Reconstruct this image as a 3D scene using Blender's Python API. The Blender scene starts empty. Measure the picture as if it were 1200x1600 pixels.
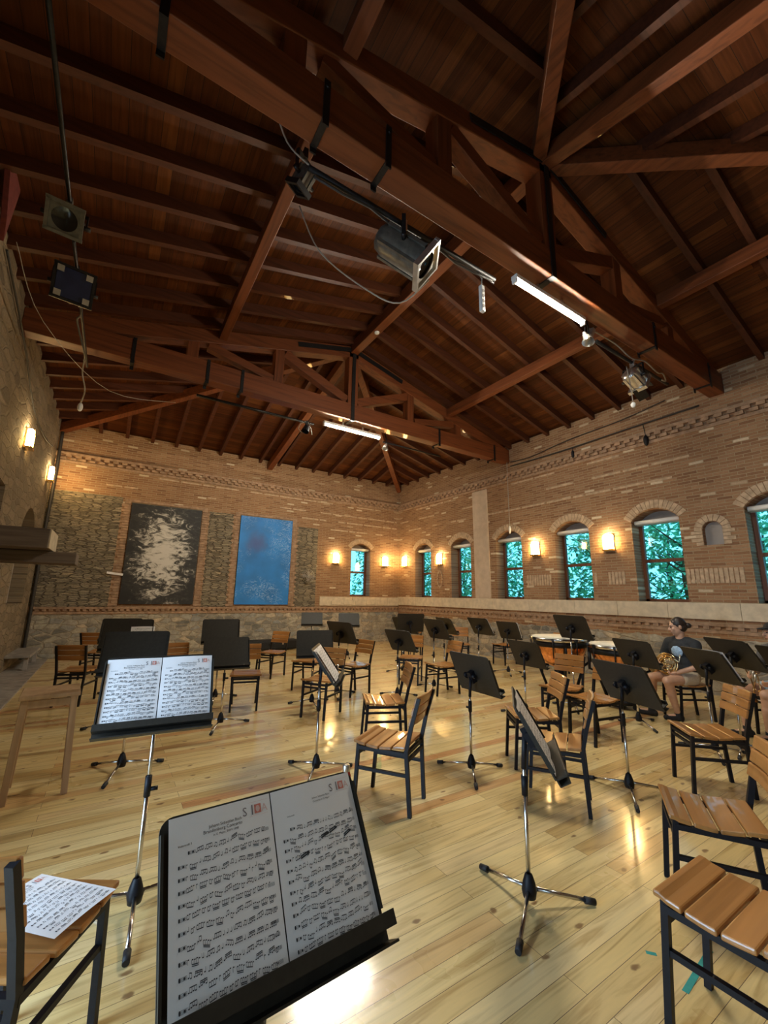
import bpy, bmesh, math, random
from mathutils import Vector, Matrix, Euler
R_ = math.radians
SC = bpy.context.scene
COL = SC.collection
# ------------------------------------------------------------------ camera
cam_d = bpy.data.cameras.new('camera'); cam = bpy.data.objects.new('camera', cam_d); COL.objects.link(cam)
cam_d.sensor_fit = 'VERTICAL'; cam_d.sensor_height = 36.0; cam_d.lens = 645.12/1600*36.0
cam_d.clip_start = 0.02
_pt, _ro, _yw = .200416, .016604, .572673
_F = Vector((math.sin(_yw)*math.cos(_pt), math.cos(_yw)*math.cos(_pt), math.sin(_pt)))
_Rr = Vector((math.cos(_yw), -math.sin(_yw), 0)); _U = _Rr.cross(_F)
_R2 = _Rr*math.cos(_ro)+_U*math.sin(_ro); _U2 = _U*math.cos(_ro)-_Rr*math.sin(_ro)
M = Matrix((( _R2.x,_U2.x,-_F.x,-8.1956),(_R2.y,_U2.y,-_F.y,-11.72789),(_R2.z,_U2.z,-_F.z,1.45),(0,0,0,1)))
cam.matrix_world = M
SC.camera = cam
# ------------------------------------------------------------------ look, world, lights
SC.view_settings.view_transform = 'Standard'; SC.view_settings.look = 'None'
SC.view_settings.exposure = 1.35; SC.view_settings.gamma = 1.0
SC.view_settings.use_curve_mapping = False
SC.cycles.use_denoising = True
SC.cycles.max_bounces = 8; SC.cycles.diffuse_bounces = 5; SC.cycles.glossy_bounces = 4; SC.cycles.transparent_max_bounces = 12
SC.cycles.sample_clamp_indirect = 6.0
SC.cycles.caustics_reflective = False; SC.cycles.caustics_refractive = False
W = bpy.data.worlds.new('world'); SC.world = W; W.use_nodes = True
W.node_tree.nodes['Background'].inputs[0].default_value = (0.16, 0.50, 0.80, 1)
W.node_tree.nodes['Background'].inputs[1].default_value = 1.5
TUBE_STRENGTH = 285.0          # white LED tubes under the two trusses
SCONCE_STRENGTH = 50.0         # warm wall lanterns
DOOR_WATTS = 60.0              # cool daylight through the door in the left wall
WINDOW_WATTS = 20.0            # fill through an unseen left wall window, added to brighten the nearest sheets
def area(name, loc, rot, sx, sy, watts, col):
    d = bpy.data.lights.new(name, 'AREA'); d.shape = 'RECTANGLE'; d.size = sx; d.size_y = sy; d.energy = watts; d.color = col
    o = bpy.data.objects.new(name, d); COL.objects.link(o); o.location = loc; o.rotation_euler = rot; return o
area('window_daylight', (-10.2, -12.4, 1.9), (0, R_(-90), 0), 1.5, 1.1, WINDOW_WATTS, (.86, .84, 1.0))  # fill light outside the added, out-of-view left wall window
area('doorway_daylight', (-10.25, -9.85, 1.25), (0, R_(-90), 0), 2.0, .9, DOOR_WATTS, (.55, .75, 1.0))
# ------------------------------------------------------------------ material helpers
class NT:
    def __init__(s, name):
        s.m = bpy.data.materials.new(name); s.m.use_nodes = True
        s.t = s.m.node_tree; s.b = s.t.nodes['Principled BSDF']
    def n(s, typ, **kw):
        nd = s.t.nodes.new(typ)
        for k, v in kw.items():
            if k.startswith('i_'):
                nd.inputs[k[2:].replace('_', ' ')].default_value = v
            else: setattr(nd, k, v)
        return nd
    def l(s, a, b): s.t.links.new(a, b)
    def ramp(s, fac, stops, interp='LINEAR'):
        r = s.n('ShaderNodeValToRGB'); r.color_ramp.interpolation = interp
        el = r.color_ramp.elements
        while len(el) < len(stops): el.new(.5)
        for e, (p, c) in zip(el, stops):
            e.position = p; e.color = (c[0], c[1], c[2], 1)
        s.l(fac, r.inputs[0]); return r.outputs[0]
    def mix(s, fac, a, b, mode='MIX'):
        x = s.n('ShaderNodeMix', data_type='RGBA', blend_type=mode)
        for i, v in ((0, fac), (6, a), (7, b)):
            if hasattr(v, 'default_value') or hasattr(v, 'is_output'): s.l(v, x.inputs[i])
            else: x.inputs[i].default_value = v if i == 0 else (v[0], v[1], v[2], 1)
        return x.outputs[2]
    def math(s, op, a, b=0.0, clamp=False):
        x = s.n('ShaderNodeMath', operation=op); x.use_clamp = clamp
        for i, v in ((0, a), (1, b)):
            if isinstance(v, (int, float)): x.inputs[i].default_value = v
            else: s.l(v, x.inputs[i])
        return x.outputs[0]
    def bump(s, h, strength=.4, dist=.01):
        b = s.n('ShaderNodeBump'); b.inputs['Strength'].default_value = strength; b.inputs['Distance'].default_value = dist
        s.l(h, b.inputs['Height']); s.l(b.outputs[0], s.b.inputs['Normal'])
    def set(s, **kw):
        for k, v in kw.items():
            k = {'color':'Base Color','rough':'Roughness','metal':'Metallic','emit':'Emission Strength','ecol':'Emission Color','coat':'Coat Weight','spec':'Specular IOR Level','trans':'Transmission Weight','ior':'IOR','alpha':'Alpha','sheen':'Sheen Weight'}[k]
            i = s.b.inputs[k]
            if hasattr(v, 'is_output'): s.l(v, i)
            else: i.default_value = (v[0], v[1], v[2], 1) if isinstance(v, tuple) else v
        return s
def plain(name, col, rough=.5, metal=0, noise=.12, scale=30, **kw):
    t = NT(name); t.set(rough=rough, metal=metal, **kw)
    tc = t.n('ShaderNodeTexCoord'); nz = t.n('ShaderNodeTexNoise', i_Scale=float(scale), i_Detail=3.0); t.l(tc.outputs['Object'], nz.inputs['Vector'])
    lo = tuple(c*(1-noise) for c in col); hi = tuple(min(1, c*(1+noise)) for c in col)
    t.set(color=t.ramp(nz.outputs[0], [(.3, lo), (.7, hi)]))
    return t.m
def uvw(t, axis):
    """in-plane coordinates of a wall: 'x' = wall lying along x, 'y' = along y, 'xy' = floor"""
    tc = t.n('ShaderNodeTexCoord'); sp = t.n('ShaderNodeSeparateXYZ'); t.l(tc.outputs['Object'], sp.inputs[0])
    cb = t.n('ShaderNodeCombineXYZ')
    a = {'x':('X','Z'),'y':('Y','Z'),'xy':('X','Y'),'yx':('Y','X')}[axis]
    t.l(sp.outputs[a[0]], cb.inputs[0]); t.l(sp.outputs[a[1]], cb.inputs[1])
    return cb.outputs[0], sp, tc
def warp(t, v, scale, amt):
    nz = t.n('ShaderNodeTexNoise', i_Scale=scale, i_Detail=2.0); t.l(v, nz.inputs['Vector'])
    sb = t.n('ShaderNodeVectorMath', operation='SUBTRACT'); t.l(nz.outputs[1], sb.inputs[0]); sb.inputs[1].default_value = (.5, .5, .5)
    sc = t.n('ShaderNodeVectorMath', operation='SCALE'); t.l(sb.outputs[0], sc.inputs[0]); sc.inputs[3].default_value = amt
    ad = t.n('ShaderNodeVectorMath', operation='ADD'); t.l(v, ad.inputs[0]); t.l(sc.outputs[0], ad.inputs[1])
    return ad.outputs[0]
def brick_nodes(t, v, w, h, mortar, stops, mcol, off=.5, smooth=.3):
    br = t.n('ShaderNodeTexBrick', offset=off)
    br.inputs['Color1'].default_value = (0, 0, 0, 1); br.inputs['Color2'].default_value = (1, 1, 1, 1); br.inputs['Mortar'].default_value = (.5, .5, .5, 1)
    for k, x in (('Scale', 1.0), ('Mortar Size', mortar), ('Mortar Smooth', smooth), ('Bias', 0.0), ('Brick Width', w), ('Row Height', h)): br.inputs[k].default_value = x
    t.l(v, br.inputs['Vector'])
    col = t.ramp(br.outputs['Color'], stops)
    return col, br.outputs['Fac'], br
BRICK = [(0, (.225, .112, .058)), (.22, (.30, .158, .080)), (.45, (.355, .198, .105)), (.7, (.29, .15, .078)), (.86, (.39, .23, .128)), (.968, (.37, .215, .12)), (.98, (.60, .48, .34)), (1, (.68, .57, .43))]
MORTAR = (.38, .275, .165)
def rubble_nodes(t, v, sx, sy, stops, mcol, thr=.06):
    mp = t.n('ShaderNodeMapping'); mp.inputs['Scale'].default_value = (sx, sy, 1); t.l(warp(t, v, 3.0, .12), mp.inputs[0])
    v1 = t.n('ShaderNodeTexVoronoi', feature='F1', voronoi_dimensions='2D'); v2 = t.n('ShaderNodeTexVoronoi', feature='DISTANCE_TO_EDGE', voronoi_dimensions='2D')
    for q in (v1, v2): q.inputs['Scale'].default_value = 1.0; q.inputs['Randomness'].default_value = .85; t.l(mp.outputs[0], q.inputs['Vector'])
    sp = t.n('ShaderNodeSeparateColor'); t.l(v1.outputs['Color'], sp.inputs[0])
    col = t.ramp(sp.outputs[0], stops)
    edge = t.ramp(v2.outputs['Distance'], [(0, (1, 1, 1)), (thr, (1, 1, 1)), (thr*2.2, (0, 0, 0))])
    return col, edge
def wall_mat(name, axis, zlow, zmid=None):
    t = NT(name); v, sp, tc = uvw(t, axis)
    vb = warp(t, v, 5.0, .02)
    bc, bf, br = brick_nodes(t, vb, .215, .053, .0068, BRICK, MORTAR)
    big = t.n('ShaderNodeTexNoise', i_Scale=.9, i_Detail=4.0); t.l(v, big.inputs['Vector'])
    bc = t.mix(.35, bc, t.ramp(big.outputs[0], [(.3, (.62, .52, .42)), (.7, (1.22, 1.12, .98))]), 'MULTIPLY')
    fine = t.n('ShaderNodeTexNoise', i_Scale=40.0, i_Detail=4.0); t.l(v, fine.inputs['Vector'])
    bc = t.mix(.3, bc, t.ramp(fine.outputs[0], [(.3, (.6, .6, .6)), (.7, (1.25, 1.25, 1.25))]), 'MULTIPLY')
    bcol = t.mix(bf, bc, MORTAR)
    rc, re = rubble_nodes(t, v, 4.2, 9.5, [(0, (.17, .165, .15)), (.3, (.33, .30, .25)), (.55, (.44, .40, .32)), (.8, (.25, .26, .26)), (1, (.55, .46, .34))], MORTAR, .045)
    blot = t.n('ShaderNodeTexNoise', i_Scale=9.0, i_Detail=6.0, i_Roughness=.7); t.l(v, blot.inputs['Vector'])
    rcol = t.mix(.75, t.mix(re, rc, (.36, .31, .24)), t.ramp(blot.outputs[0], [(.3, (.5, .5, .5)), (.7, (1.45, 1.4, 1.3))]), 'MULTIPLY')
    jit = t.n('ShaderNodeTexNoise', i_Scale=4.0); t.l(v, jit.inputs['Vector'])
    zz = t.math('ADD', sp.outputs['Z'], t.math('MULTIPLY', t.math('SUBTRACT', jit.outputs[0], .5), .14))
    msk = t.math('LESS_THAN', zz, zlow)
    col = t.mix(msk, bcol, rcol)
    mort = t.mix(msk, bf, re)
    t.set(color=col, rough=.9)
    hgt = t.math('SUBTRACT', t.math('MULTIPLY', fine.outputs[0], .35), mort)
    t.bump(hgt, .75, .014)
    return t.m
def rubble_mat(name, axis, stops, sx=3.2, sy=9.0, mcol=(.30, .24, .16)):
    t = NT(name); v, sp, tc = uvw(t, axis)
    rc, re = rubble_nodes(t, v, sx, sy, stops, mcol, .05)
    fine = t.n('ShaderNodeTexNoise', i_Scale=30.0, i_Detail=4.0); t.l(v, fine.inputs['Vector'])
    col = t.mix(re, t.mix(.5, rc, t.ramp(fine.outputs[0], [(.3, (.55, .55, .55)), (.7, (1.3, 1.3, 1.3))]), 'MULTIPLY'), mcol)
    t.set(color=col, rough=.92); t.bump(t.math('SUBTRACT', t.math('MULTIPLY', fine.outputs[0], .5), re), .9, .025)
    return t.m
def wood(name, base, dark, axis='x', rough=.45, coat=0.0, rings=1.0, vary=.25, bump=.15, sc=1.0):
    """grain running along the given local axis; each object shifts tone a little"""
    t = NT(name); tc = t.n('ShaderNodeTexCoord'); mp = t.n('ShaderNodeMapping')
    s = {'x':(1.2, 22, 22), 'y':(22, 1.2, 22), 'z':(22, 22, 1.2)}[axis]; mp.inputs['Scale'].default_value = tuple(q*sc for q in s)
    t.l(tc.outputs['Object'], mp.inputs[0])
    oi = t.n('ShaderNodeObjectInfo')
    nz = t.n('ShaderNodeTexNoise', i_Scale=1.0, i_Detail=5.0, i_Distortion=.6*rings); nz.noise_dimensions = '4D'
    t.l(mp.outputs[0], nz.inputs['Vector']); t.l(t.math('MULTIPLY', oi.outputs['Random'], 20.0), nz.inputs['W'])
    col = t.ramp(nz.outputs[0], [(.25, dark), (.5, base), (.75, tuple(min(1, c*1.25) for c in base))])
    lo = 1-vary; hi = 1+vary
    col = t.mix(1.0, col, t.ramp(oi.outputs['Random'], [(0, (lo, lo, lo)), (1, (hi, hi, hi))]), 'MULTIPLY')
    t.set(color=col, rough=rough, coat=coat, spec=.3); t.bump(nz.outputs[0], bump, .004)
    return t.m
def boards_mat(name, axis, w, stops, rough=.6, length=2.6):
    t = NT(name); v, sp, tc = uvw(t, axis)
    c, f, br = brick_nodes(t, v, length, w, .0025, stops, (0, 0, 0), .37, .1)
    mp = t.n('ShaderNodeMapping'); mp.inputs['Scale'].default_value = (1.5, 30, 1); t.l(v, mp.inputs[0])
    nz = t.n('ShaderNodeTexNoise', i_Scale=1.0, i_Detail=5.0, i_Distortion=.8); t.l(mp.outputs[0], nz.inputs['Vector'])
    c = t.mix(.7, c, t.ramp(nz.outputs[0], [(.3, (.55, .5, .45)), (.7, (1.3, 1.3, 1.3))]), 'MULTIPLY')
    t.set(color=t.mix(f, c, (.02, .01, .006)), rough=rough, spec=.12); t.bump(t.math('SUBTRACT', t.math('MULTIPLY', nz.outputs[0], .3), f), .5, .006)
    return t.m
def floor_mat():
    t = NT('varnished_pine_floor'); v, sp, tc = uvw(t, 'xy')
    pal = [(0, (.60, .40, .155)), (.2, (.71, .53, .235)), (.4, (.77, .61, .30)), (.6, (.73, .55, .25)), (.8, (.79, .64, .34)), (.92, (.64, .41, .17)), (.975, (.58, .30, .12)), (1, (.52, .25, .10))]
    c, f, br = brick_nodes(t, v, 1.9, .098, .0011, pal, (0, 0, 0), .43, .1)
    mp = t.n('ShaderNodeMapping'); mp.inputs['Scale'].default_value = (1.6, 26, 1); t.l(v, mp.inputs[0])
    # shift the grain from board to board
    sh = t.n('ShaderNodeVectorMath', operation='ADD'); t.l(mp.outputs[0], sh.inputs[0])
    cb = t.n('ShaderNodeCombineXYZ'); t.l(t.math('MULTIPLY', br.outputs['Color'], 37.0), cb.inputs[0]); t.l(cb.outputs[0], sh.inputs[1])
    nz = t.n('ShaderNodeTexNoise', i_Scale=1.0, i_Detail=5.0, i_Distortion=1.4); t.l(sh.outputs[0], nz.inputs['Vector'])
    c = t.mix(.8, c, t.ramp(nz.outputs[0], [(.28, (.62, .52, .38)), (.5, (1, 1, 1)), (.75, (1.16, 1.14, 1.08))]), 'MULTIPLY')
    # knots
    mk = t.n('ShaderNodeMapping'); mk.inputs['Scale'].default_value = (3.4, 6.5, 1); t.l(warp(t, v, 14.0, .05), mk.inputs[0])
    vo = t.n('ShaderNodeTexVoronoi', feature='F1', voronoi_dimensions='2D'); t.l(mk.outputs[0], vo.inputs['Vector']); vo.inputs['Scale'].default_value = 1.0
    sc_ = t.n('ShaderNodeSeparateColor'); t.l(vo.outputs['Color'], sc_.inputs[0])
    kn = t.ramp(vo.outputs['Distance'], [(0, (1, 1, 1)), (.055, (.9, .9, .9)), (.095, (0, 0, 0))])
    kn = t.math('MULTIPLY', kn, t.math('GREATER_THAN', sc_.outputs[0], .62))
    c = t.mix(t.math('MULTIPLY', kn, .85), c, (.16, .065, .02))
    lg = t.n('ShaderNodeTexNoise', i_Scale=.8, i_Detail=3.0); t.l(v, lg.inputs['Vector'])
    c = t.mix(.4, c, t.ramp(lg.outputs[0], [(.3, (.75, .70, .62)), (.7, (1.12, 1.1, 1.06))]), 'MULTIPLY')
    t.set(color=t.mix(f, c, (.10, .05, .02)), coat=.55)
    t.b.inputs['Coat Roughness'].default_value = .12
    rg = t.n('ShaderNodeTexNoise', i_Scale=2.5, i_Detail=4.0); t.l(v, rg.inputs['Vector'])
    t.set(rough=t.ramp(rg.outputs[0], [(.3, (.24, .24, .24)), (.7, (.42, .42, .42))]))
    wv = t.n('ShaderNodeTexNoise', i_Scale=9.0, i_Detail=2.0); t.l(mp.outputs[0], wv.inputs['Vector'])
    cup = t.math('MULTIPLY', br.outputs['Color'], .5)
    t.bump(t.math('SUBTRACT', t.math('ADD', t.math('MULTIPLY', rg.outputs[0], 1.2), t.math('MULTIPLY', nz.outputs[0], .12)), f), .22, .006)
    return t.m
# ------------------------------------------------------------------ mesh helpers
class MB:
    def __init__(s): s.v = []; s.f = []; s.sm = []
    def add(s, vs, fs, smooth=False):
        o = len(s.v); s.v += [tuple(q) for q in vs]
        for f in fs: s.f.append([i+o for i in f]); s.sm.append(smooth)
        return s
    def box(s, c, d, rot=None):
        m = rot if isinstance(rot, Matrix) else (Euler(rot).to_matrix() if rot else Matrix.Identity(3))
        vs = [Vector(c)+m@Vector((x*d[0]/2, y*d[1]/2, z*d[2]/2)) for x in (-1, 1) for y in (-1, 1) for z in (-1, 1)]
        return s.add(vs, [(0, 1, 3, 2), (4, 6, 7, 5), (0, 4, 5, 1), (2, 3, 7, 6), (0, 2, 6, 4), (1, 5, 7, 3)])
    def bar(s, p, q, w, h, up=(0, 0, 1)):
        p = Vector(p); q = Vector(q); d = (q-p); L = d.length; d.normalize()
        up = Vector(up); x = up.cross(d)
        if x.length < 1e-4: x = Vector((1, 0, 0)).cross(d)
        x.normalize(); z = d.cross(x)
        m = Matrix((x, d, z)).transposed()
        return s.box((p+q)/2, (w, L, h), m)
    def tube(s, p, q, r, r2=None, n=12, caps=True):
        p = Vector(p); q = Vector(q); d = (q-p).normalized(); r2 = r if r2 is None else r2
        x = d.orthogonal().normalized(); y = d.cross(x)
        vs = []
        for c, rr in ((p, r), (q, r2)):
            vs += [c+(x*math.cos(2*math.pi*i/n)+y*math.sin(2*math.pi*i/n))*rr for i in range(n)]
        s.add(vs, [(i, (i+1) % n, n+(i+1) % n, n+i) for i in range(n)], True)
        if caps: s.add(vs[:n], [list(range(n))[::-1]]); s.add(vs[n:], [list(range(n))])
        return s
    def path(s, pts, r, n=8, closed=False):
        pts = [Vector(p) for p in pts]; N = len(pts); vs = []; ref = None
        for i, p in enumerate(pts):
            a = pts[i-1] if (i or closed) else p; b = pts[(i+1) % N] if (i < N-1 or closed) else p
            d = (b-a).normalized()
            x = d.orthogonal().normalized() if ref is None else (ref-d*ref.dot(d))
            if x.length < 1e-6: x = d.orthogonal()
            x.normalize(); ref = x; y = d.cross(x)
            rr = r[i] if isinstance(r, (list, tuple)) else r
            vs += [p+(x*math.cos(2*math.pi*k/n)+y*math.sin(2*math.pi*k/n))*rr for k in range(n)]
        fs = []
        for i in range(N if closed else N-1):
            j = (i+1) % N
            fs += [(i*n+k, i*n+(k+1) % n, j*n+(k+1) % n, j*n+k) for k in range(n)]
        s.add(vs, fs, True)
        if not closed: s.add(vs[:n], [list(range(n))[::-1]]); s.add(vs[-n:], [list(range(n))])
        return s
    def lathe(s, prof, c=(0, 0, 0), n=32, axis=None, a0=0, a1=2*math.pi):
        """profile of (radius, height) turned round an axis through c"""
        ax = Vector(axis or (0, 0, 1)).normalized(); x = ax.orthogonal().normalized(); y = ax.cross(x); c = Vector(c)
        full = abs(a1-a0-2*math.pi) < 1e-6; m = n if full else n+1; vs = []
        for r, h in prof:
            vs += [c+ax*h+(x*math.cos(a0+(a1-a0)*i/n)+y*math.sin(a0+(a1-a0)*i/n))*r for i in range(m)]
        fs = []
        for j in range(len(prof)-1):
            fs += [(j*m+i, j*m+(i+1) % m, (j+1)*m+(i+1) % m, (j+1)*m+i) for i in range(n)]
        return s.add(vs, fs, True)
    def ball(s, c, r, n=16, k=10, rot=None):
        m = Euler(rot).to_matrix() if rot else Matrix.Identity(3); r = (r, r, r) if isinstance(r, (int, float)) else r
        vs = []
        for j in range(k+1):
            a = math.pi*j/k
            for i in range(n):
                b = 2*math.pi*i/n
                vs.append(Vector(c)+m@Vector((r[0]*math.sin(a)*math.cos(b), r[1]*math.sin(a)*math.sin(b), r[2]*math.cos(a))))
        return s.add(vs, [(j*n+i, (j+1)*n+i, (j+1)*n+(i+1) % n, j*n+(i+1) % n) for j in range(k) for i in range(n)], True)
    def capsule(s, p, q, r1, r2, n=14):
        s.tube(p, q, r1, r2, n, False); s.ball(p, r1, n, 8); s.ball(q, r2, n, 8); return s
    def prism(s, poly, a, b, fn):
        """extrude a 2D polygon between depths a and b; fn(u, v, depth) -> point"""
        n = len(poly); vs = [fn(u, v, a) for u, v in poly]+[fn(u, v, b) for u, v in poly]
        fs = [list(range(n)), list(range(2*n-1, n-1, -1))]+[(i, n+i, n+(i+1) % n, (i+1) % n) for i in range(n)]
        return s.add(vs, fs)
    def mesh(s, name, fix=True):
        me = bpy.data.meshes.new(name); me.from_pydata(s.v, [], s.f)
        me.polygons.foreach_set('use_smooth', s.sm); me.update()
        if fix:
            bm = bmesh.new(); bm.from_mesh(me); bmesh.ops.remove_doubles(bm, verts=bm.verts, dist=1e-5)
            bmesh.ops.dissolve_degenerate(bm, dist=1e-6, edges=bm.edges)
            bmesh.ops.recalc_face_normals(bm, faces=bm.faces); bm.to_mesh(me); bm.free()
        return me
    def build(s, name, mat, parent=None, bevel=0, loc=None, rot=None, fix=True):
        return put(name, s.mesh(name, fix), mat, parent, bevel, loc, rot)
def put(name, me, mat, parent=None, bevel=0, loc=None, rot=None):
    o = bpy.data.objects.new(name, me); COL.objects.link(o)
    if mat and not me.materials: me.materials.append(mat)
    if parent: o.parent = parent
    if loc: o.location = loc
    if rot: o.rotation_euler = rot
    if bevel:
        b = o.modifiers.new('bevel', 'BEVEL'); b.width = bevel; b.segments = 2; b.limit_method = 'ANGLE'
    return o
def tag(o, label=None, cat=None, group=None, kind=None):
    if label: o['label'] = label
    if cat: o['category'] = cat
    if group: o['group'] = group
    if kind: o['kind'] = kind
    return o
def thing(name, label, cat, loc=(0, 0, 0), rz=0, group=None):
    o = bpy.data.objects.new(name, None); COL.objects.link(o); o.empty_display_size = .1
    o.location = loc; o.rotation_euler = (0, 0, rz)
    return tag(o, label, cat, group)
def struct(o): o['kind'] = 'structure'; return o
def arc_pts(c, w, spring, rise, n=12):
    """points of a segmental arch from left to right: centre c, width w"""
    r = ((w/2)**2+rise**2)/(2*rise); a = math.asin(min(1, (w/2)/r))
    if rise > w/2: a = math.pi-a
    return [(c+r*math.sin(-a+2*a*i/n), spring+rise-r+r*math.cos(-a+2*a*i/n)) for i in range(n+1)]
# ------------------------------------------------------------------ materials
M_ = dict(
 wall_r=wall_mat('red_brick_over_rubble', 'y', .86), wall_b=wall_mat('red_brick_over_rubble_back', 'x', .95),
 stone_b=rubble_mat('thin_stacked_stone', 'x', [(0, (.14, .115, .08)), (.35, (.26, .215, .145)), (.6, (.33, .275, .19)), (.85, (.20, .17, .13)), (1, (.41, .32, .21))], 5.0, 25.0, (.10, .08, .055)),
 wall_l=rubble_mat('brown_rubble_stone', 'y', [(0, (.15, .11, .07)), (.35, (.24, .18, .11)), (.6, (.28, .21, .135)), (.85, (.19, .145, .09)), (1, (.33, .25, .165))], 2.6, 7.5, (.22, .17, .11)),
 lime=plain('cream_limestone', (.62, .52, .38), .85, 0, .14, 9),
 plaster=plain('beige_plaster', (.55, .43, .32), .9, 0, .1, 6),
 grey_plaster=plain('grey_plaster', (.33, .29, .26), .9, 0, .12, 5),
 brick1=plain('trim_brick', (.36, .23, .145), .9, 0, .3, 12), brick2=plain('pale_arch_brick', (.50, .36, .235), .9, 0, .25, 12),
 greystone=plain('grey_stone_slab', (.30, .27, .24), .85, 0, .25, 8),
 floor=floor_mat(),
 beam=wood('stained_beam_wood', (.15, .042, .013), (.068, .019, .006), 'x', .5, .1, 1, .08),
 beam_y=wood('stained_beam_wood_y', (.15, .042, .013), (.068, .019, .006), 'y', .5, .1, 1, .08),
 beam_z=wood('stained_beam_wood_z', (.15, .042, .013), (.068, .019, .006), 'z', .5, .1, 1, .08),
 rafter=wood('dark_rafter_wood', (.07, .020, .008), (.038, .011, .005), 'x', .55, .05, 1, .12),
 boards_x=boards_mat('roof_boards_side', 'yx', .13, [(0, (.055, .016, .0045)), (.4, (.095, .028, .007)), (.7, (.072, .020, .0055)), (1, (.13, .043, .011))]),
 boards_y=boards_mat('roof_boards_hip', 'xy', .13, [(0, (.055, .016, .0045)), (.4, (.095, .028, .007)), (.7, (.072, .020, .0055)), (1, (.13, .043, .011))]),
 steel=plain('blackened_steel', (.022, .02, .02), .45, .6, .2, 40), black=plain('black_painted_steel', (.008, .008, .011), .5, .0, .2, 60, spec=.25),
 desk=plain('black_desk_enamel', (.030, .026, .020), .5, .0, .15, 50, spec=.28),
 rubber=plain('black_rubber', (.012, .012, .014), .6, 0, .2, 50),
 chrome=plain('dull_chrome', (.62, .60, .58), .22, 1, .05, 20),
 seat=wood('oiled_seat_wood', (.37, .165, .046), (.21, .088, .024), 'x', .32, .35, 1, .16, .1, .8),
 stoolw=wood('pale_birch', (.42, .27, .155), (.33, .20, .11), 'z', .5, 0, 1, .05, .1),
 win=wood('brown_window_wood', (.17, .062, .028), (.09, .03, .014), 'z', .45, .1, 1, .08),
 white=plain('white_plastic', (.80, .79, .76), .45, 0, .04, 10),
 paper=plain('white_paper', (.84, .81, .80), .75, 0, .025, 14), ink=plain('black_ink', (.03, .03, .035), .7, 0, .1, 20),
 red_ink=plain('faded_red_ink', (.62, .20, .15), .7, 0, .2, 60), pink_ink=plain('pale_rose_ink', (.72, .50, .46), .7, 0, .1, 60), grey_ink=plain('grey_ink', (.20, .17, .18), .7, 0, .1, 60),
 gun=plain('grey_lamp_metal', (.16, .15, .125), .4, .6, .25, 18), silver=plain('silver_sheet_metal', (.68, .66, .62), .28, .9, .1, 15),
 gel=plain('dark_blue_gel', (.015, .02, .06), .15, 0, .2, 10), lens=plain('dark_lens', (.012, .011, .012), .12, 0, .2, 10),
 cable=plain('grey_cable', (.34, .30, .25), .6, 0, .2, 30), dcable=plain('dark_cable', (.03, .025, .022), .6, 0, .2, 30),
 copper=plain('hammered_copper', (.80, .36, .15), .24, 1, .22, 26), skinhead=plain('cream_drum_head', (.78, .72, .60), .5, 0, .05, 12),
 brass=plain('brass', (.83, .60, .30), .16, 1, .12, 40), red=plain('red_enamel', (.50, .03, .02), .3, 0, .1, 20),
 banner=plain('dark_red_cloth', (.16, .03, .025), .9, 0, .2, 20), tape=plain('teal_tape', (.01, .28, .25), .5, 0, .1, 40),
 skin=plain('skin', (.56, .32, .21), .5, 0, .06, 25), hair=plain('dark_brown_hair', (.022, .013, .010), .45, 0, .3, 80),
 tee=plain('charcoal_cotton', (.022, .024, .028), .9, 0, .2, 60), shorts=plain('beige_cotton', (.52, .42, .30), .9, 0, .1, 60), print_=plain('pale_blue_print', (.38, .55, .80), .8, 0, .35, 40),
 shoe=plain('black_shoe_fabric', (.012, .012, .013), .8, 0, .2, 60), shirt2=plain('grey_cotton', (.10, .10, .11), .9, 0, .2, 60), shorts2=plain('light_blue_cotton', (.36, .50, .60), .9, 0, .1, 60),
 lip=plain('lip', (.45, .17, .14), .5, 0, .05, 25), eye=plain('dark_eye', (.015, .01, .008), .2, 0, .1, 25),
 stem=plain('tree_bark', (.12, .09, .06), .9, 0, .3, 20), soil=plain('garden_ground', (.05, .12, .06), .95, 0, .4, 6),
 wallplaster=plain('rough_beam_end', (.50, .42, .30), .9, 0, .2, 10), oldbeam=wood('weathered_timber', (.15, .115, .09), (.085, .062, .048), 'x', .8, 0, 1, .1),
)
def leaf_mat():
    t = NT('green_leaf'); oi = t.n('ShaderNodeNewGeometry')
    c = t.ramp(oi.outputs['Random Per Island'], [(0, (.04, .20, .10)), (.4, (.10, .46, .24)), (.75, (.20, .70, .36)), (1, (.45, .92, .60))])
    t.set(color=c, rough=.5); t.b.inputs['Transmission Weight'].default_value = 0.0
    tr = t.n('ShaderNodeBsdfTranslucent'); t.l(c, tr.inputs[0]); mx = t.n('ShaderNodeMixShader'); mx.inputs[0].default_value = .5
    t.l(t.b.outputs[0], mx.inputs[1]); t.l(tr.outputs[0], mx.inputs[2]); t.l(mx.outputs[0], t.t.nodes['Material Output'].inputs[0])
    return t.m
M_['leaf'] = leaf_mat()
def glass_mat():
    t = NT('window_glass'); g = t.n('ShaderNodeBsdfGlossy'); g.inputs['Roughness'].default_value = .03
    tr = t.n('ShaderNodeBsdfTransparent'); tr.inputs[0].default_value = (.85, .97, .95, 1)
    lw = t.n('ShaderNodeLayerWeight'); fr = t.math('ADD', t.math('MULTIPLY', t.math('POWER', lw.outputs['Facing'], 4.0), .6), .05)
    mx = t.n('ShaderNodeMixShader'); t.l(fr, mx.inputs[0]); t.l(tr.outputs[0], mx.inputs[1]); t.l(g.outputs[0], mx.inputs[2])
    t.l(mx.outputs[0], t.t.nodes['Material Output'].inputs[0]); return t.m
M_['glass'] = glass_mat()
def emit_mat(name, col, s):
    t = NT(name); t.set(color=col, ecol=col, emit=s, rough=.4); return t.m
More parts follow.
